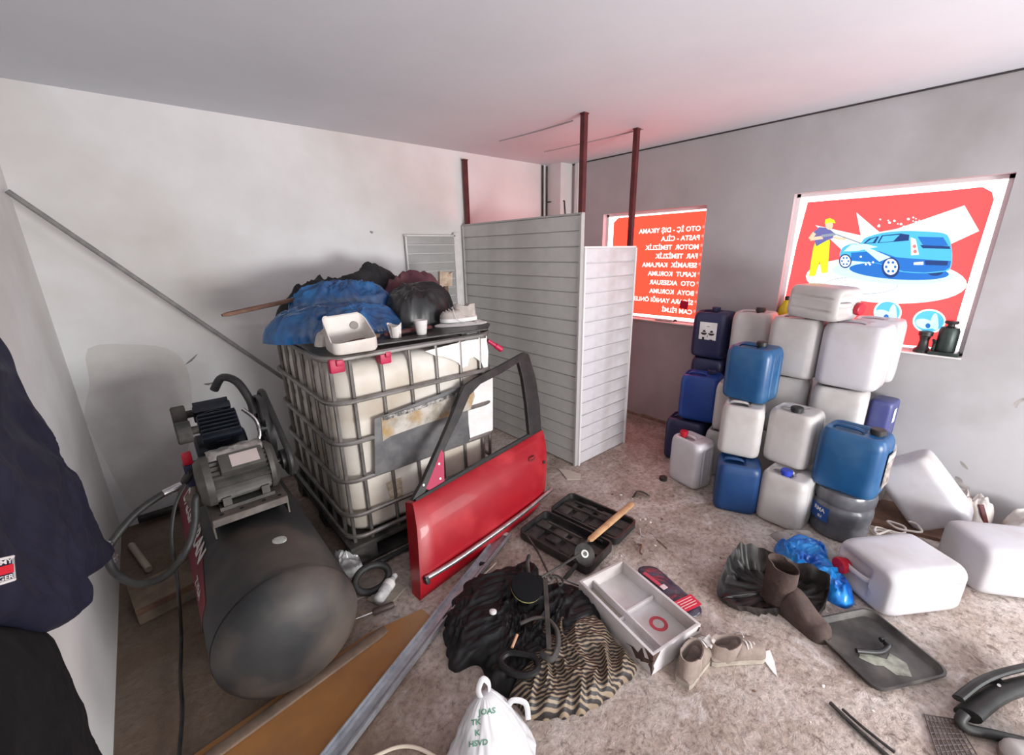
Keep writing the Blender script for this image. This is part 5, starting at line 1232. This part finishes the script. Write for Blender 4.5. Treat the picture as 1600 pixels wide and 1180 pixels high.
for k, (s, u_, v_, sz) in enumerate((('JOAS', .50, 0, .03), ('TK', .20, 0, .03), ('K', .2, 0, .03), ('HSVD', .2, 0, .03))):
    T = Matrix.Identity(4)
    o = textmesh(s, .030, gm, 'lettering', T, t, bold=.0008)
    px0, py0 = [(748, 1118), (736, 1134), (742, 1150), (732, 1168)][k]
    ok = True
    for v in o.data.vertices:
        pp = ray(px0+v.co.x*400, py0-v.co.y*420-v.co.x*60).normalized()
        h = bv.ray_cast(CAM, pp)
        if h[0] is None: ok = False; break
        v.co = h[0]-pp*.0015
    if not ok: bpy.data.objects.remove(o)

# ------------------------------------------------------------------ navy jacket and black trousers hanging on the left wall
JX = -.25
def jw(pts, X=JX): return [(onx(x, y, X).y, onx(x, y, X).z) for x, y in pts]
JM = Matrix(((0, 0, 1, JX), (1, 0, 0, 0), (0, 1, 0, 0), (0, 0, 0, 1)))
jk = thing('jacket', 'navy blue jacket hanging on left wall with small red and white badge', 'jacket', mx=JM)
outl = jw([(-260, 420), (-60, 500), (0, 607), (45, 672), (100, 757), (138, 830), (163, 868), (148, 890), (115, 915), (88, 932), (118, 950), (100, 975), (60, 990), (0, 975), (-120, 1010), (-400, 1000)])
M_nv = mat('navy_fabric', (.007, .008, .022), (.012, .013, .030), .6, scale=10, spec=.3)
mb = heapmesh(outl, .05, 101, amp=.55, fs=5.5, na=220, nr=70, p=6, q=.6, skirt=.13, ef=.0, subs=3, aniso=(1.3, .8), ang=.5, cr=.2); build('shell', mb, M_nv, jk, ang=80)
bd = [onx(x, y, JX+.054) for x, y in ((-56, 888), (13, 872), (15, 908), (-54, 929))]; JI = JM.inverted()
b = MB(); b.prism([JI @ p for p in bd], (0, 0, .003)); bg_ = build('badge', b, mat('badge_navy', (.02, .02, .06), rough=.6), jk)
def lerp2(u, v): return bd[0].lerp(bd[1], u).lerp(bd[3].lerp(bd[2], u), v)
b = MB(); b.prism([JI @ (lerp2(u, v)+Vector((.004, 0, 0))) for u, v in ((.5, .32), (.97, .32), (.97, .68), (.5, .68))], (0, 0, .001)); build('badge_red', b, mat('badge_red', (.65, .01, .03), rough=.6), bg_)
b = MB(); b.prism([JI @ (lerp2(u, v)+Vector((.004, 0, 0))) for u, v in ((.03, .32), (.5, .32), (.5, .68), (.03, .68))], (0, 0, .001)); build('badge_white', b, M_white, bg_)
b = MB(); P_ = [JI @ (lerp2(u, v)+Vector((.004, 0, 0))) for u, v in ((0, 0), (1, 0), (1, 1), (0, 1))]; b.tube(P_, .0018, 6, closed=True, sm=1); build('badge_border', b, M_white, bg_)
for s, v in (('TOMMY', .26), ('HILFIGER', .93)):
    o = textmesh(s, .030 if len(s) < 7 else .030, M_white, 'lettering', Matrix.Identity(4), bg_, align='LEFT', bold=.0006)
    wmx = max(q.co.x for q in o.data.vertices)
    for q in o.data.vertices:
        p = lerp2(.04+.90*q.co.x/wmx, v-q.co.y/.030*.27); q.co = JI @ (p+Vector((.0055, 0, 0)))
TX = -.26
TM = Matrix(((0, 0, 1, TX), (1, 0, 0, 0), (0, 1, 0, 0), (0, 0, 0, 1)))
tr = thing('trousers', 'black trousers hanging on left wall below the navy jacket', 'trousers', mx=TM)
outl = jw([(-300, 985), (30, 985), (62, 988), (74, 1005), (92, 1045), (116, 1110), (140, 1180), (190, 1330), (60, 1400), (-300, 1400)], TX)
mb = heapmesh(outl, .03, 105, amp=.4, fs=5, na=120, nr=30, p=3, q=.6, skirt=.12, ef=.0, subs=3); build('legs', mb, mat('black_fabric', (.003, .003, .004), (.006, .006, .007), .8, scale=10, spec=.2), tr, ang=80)
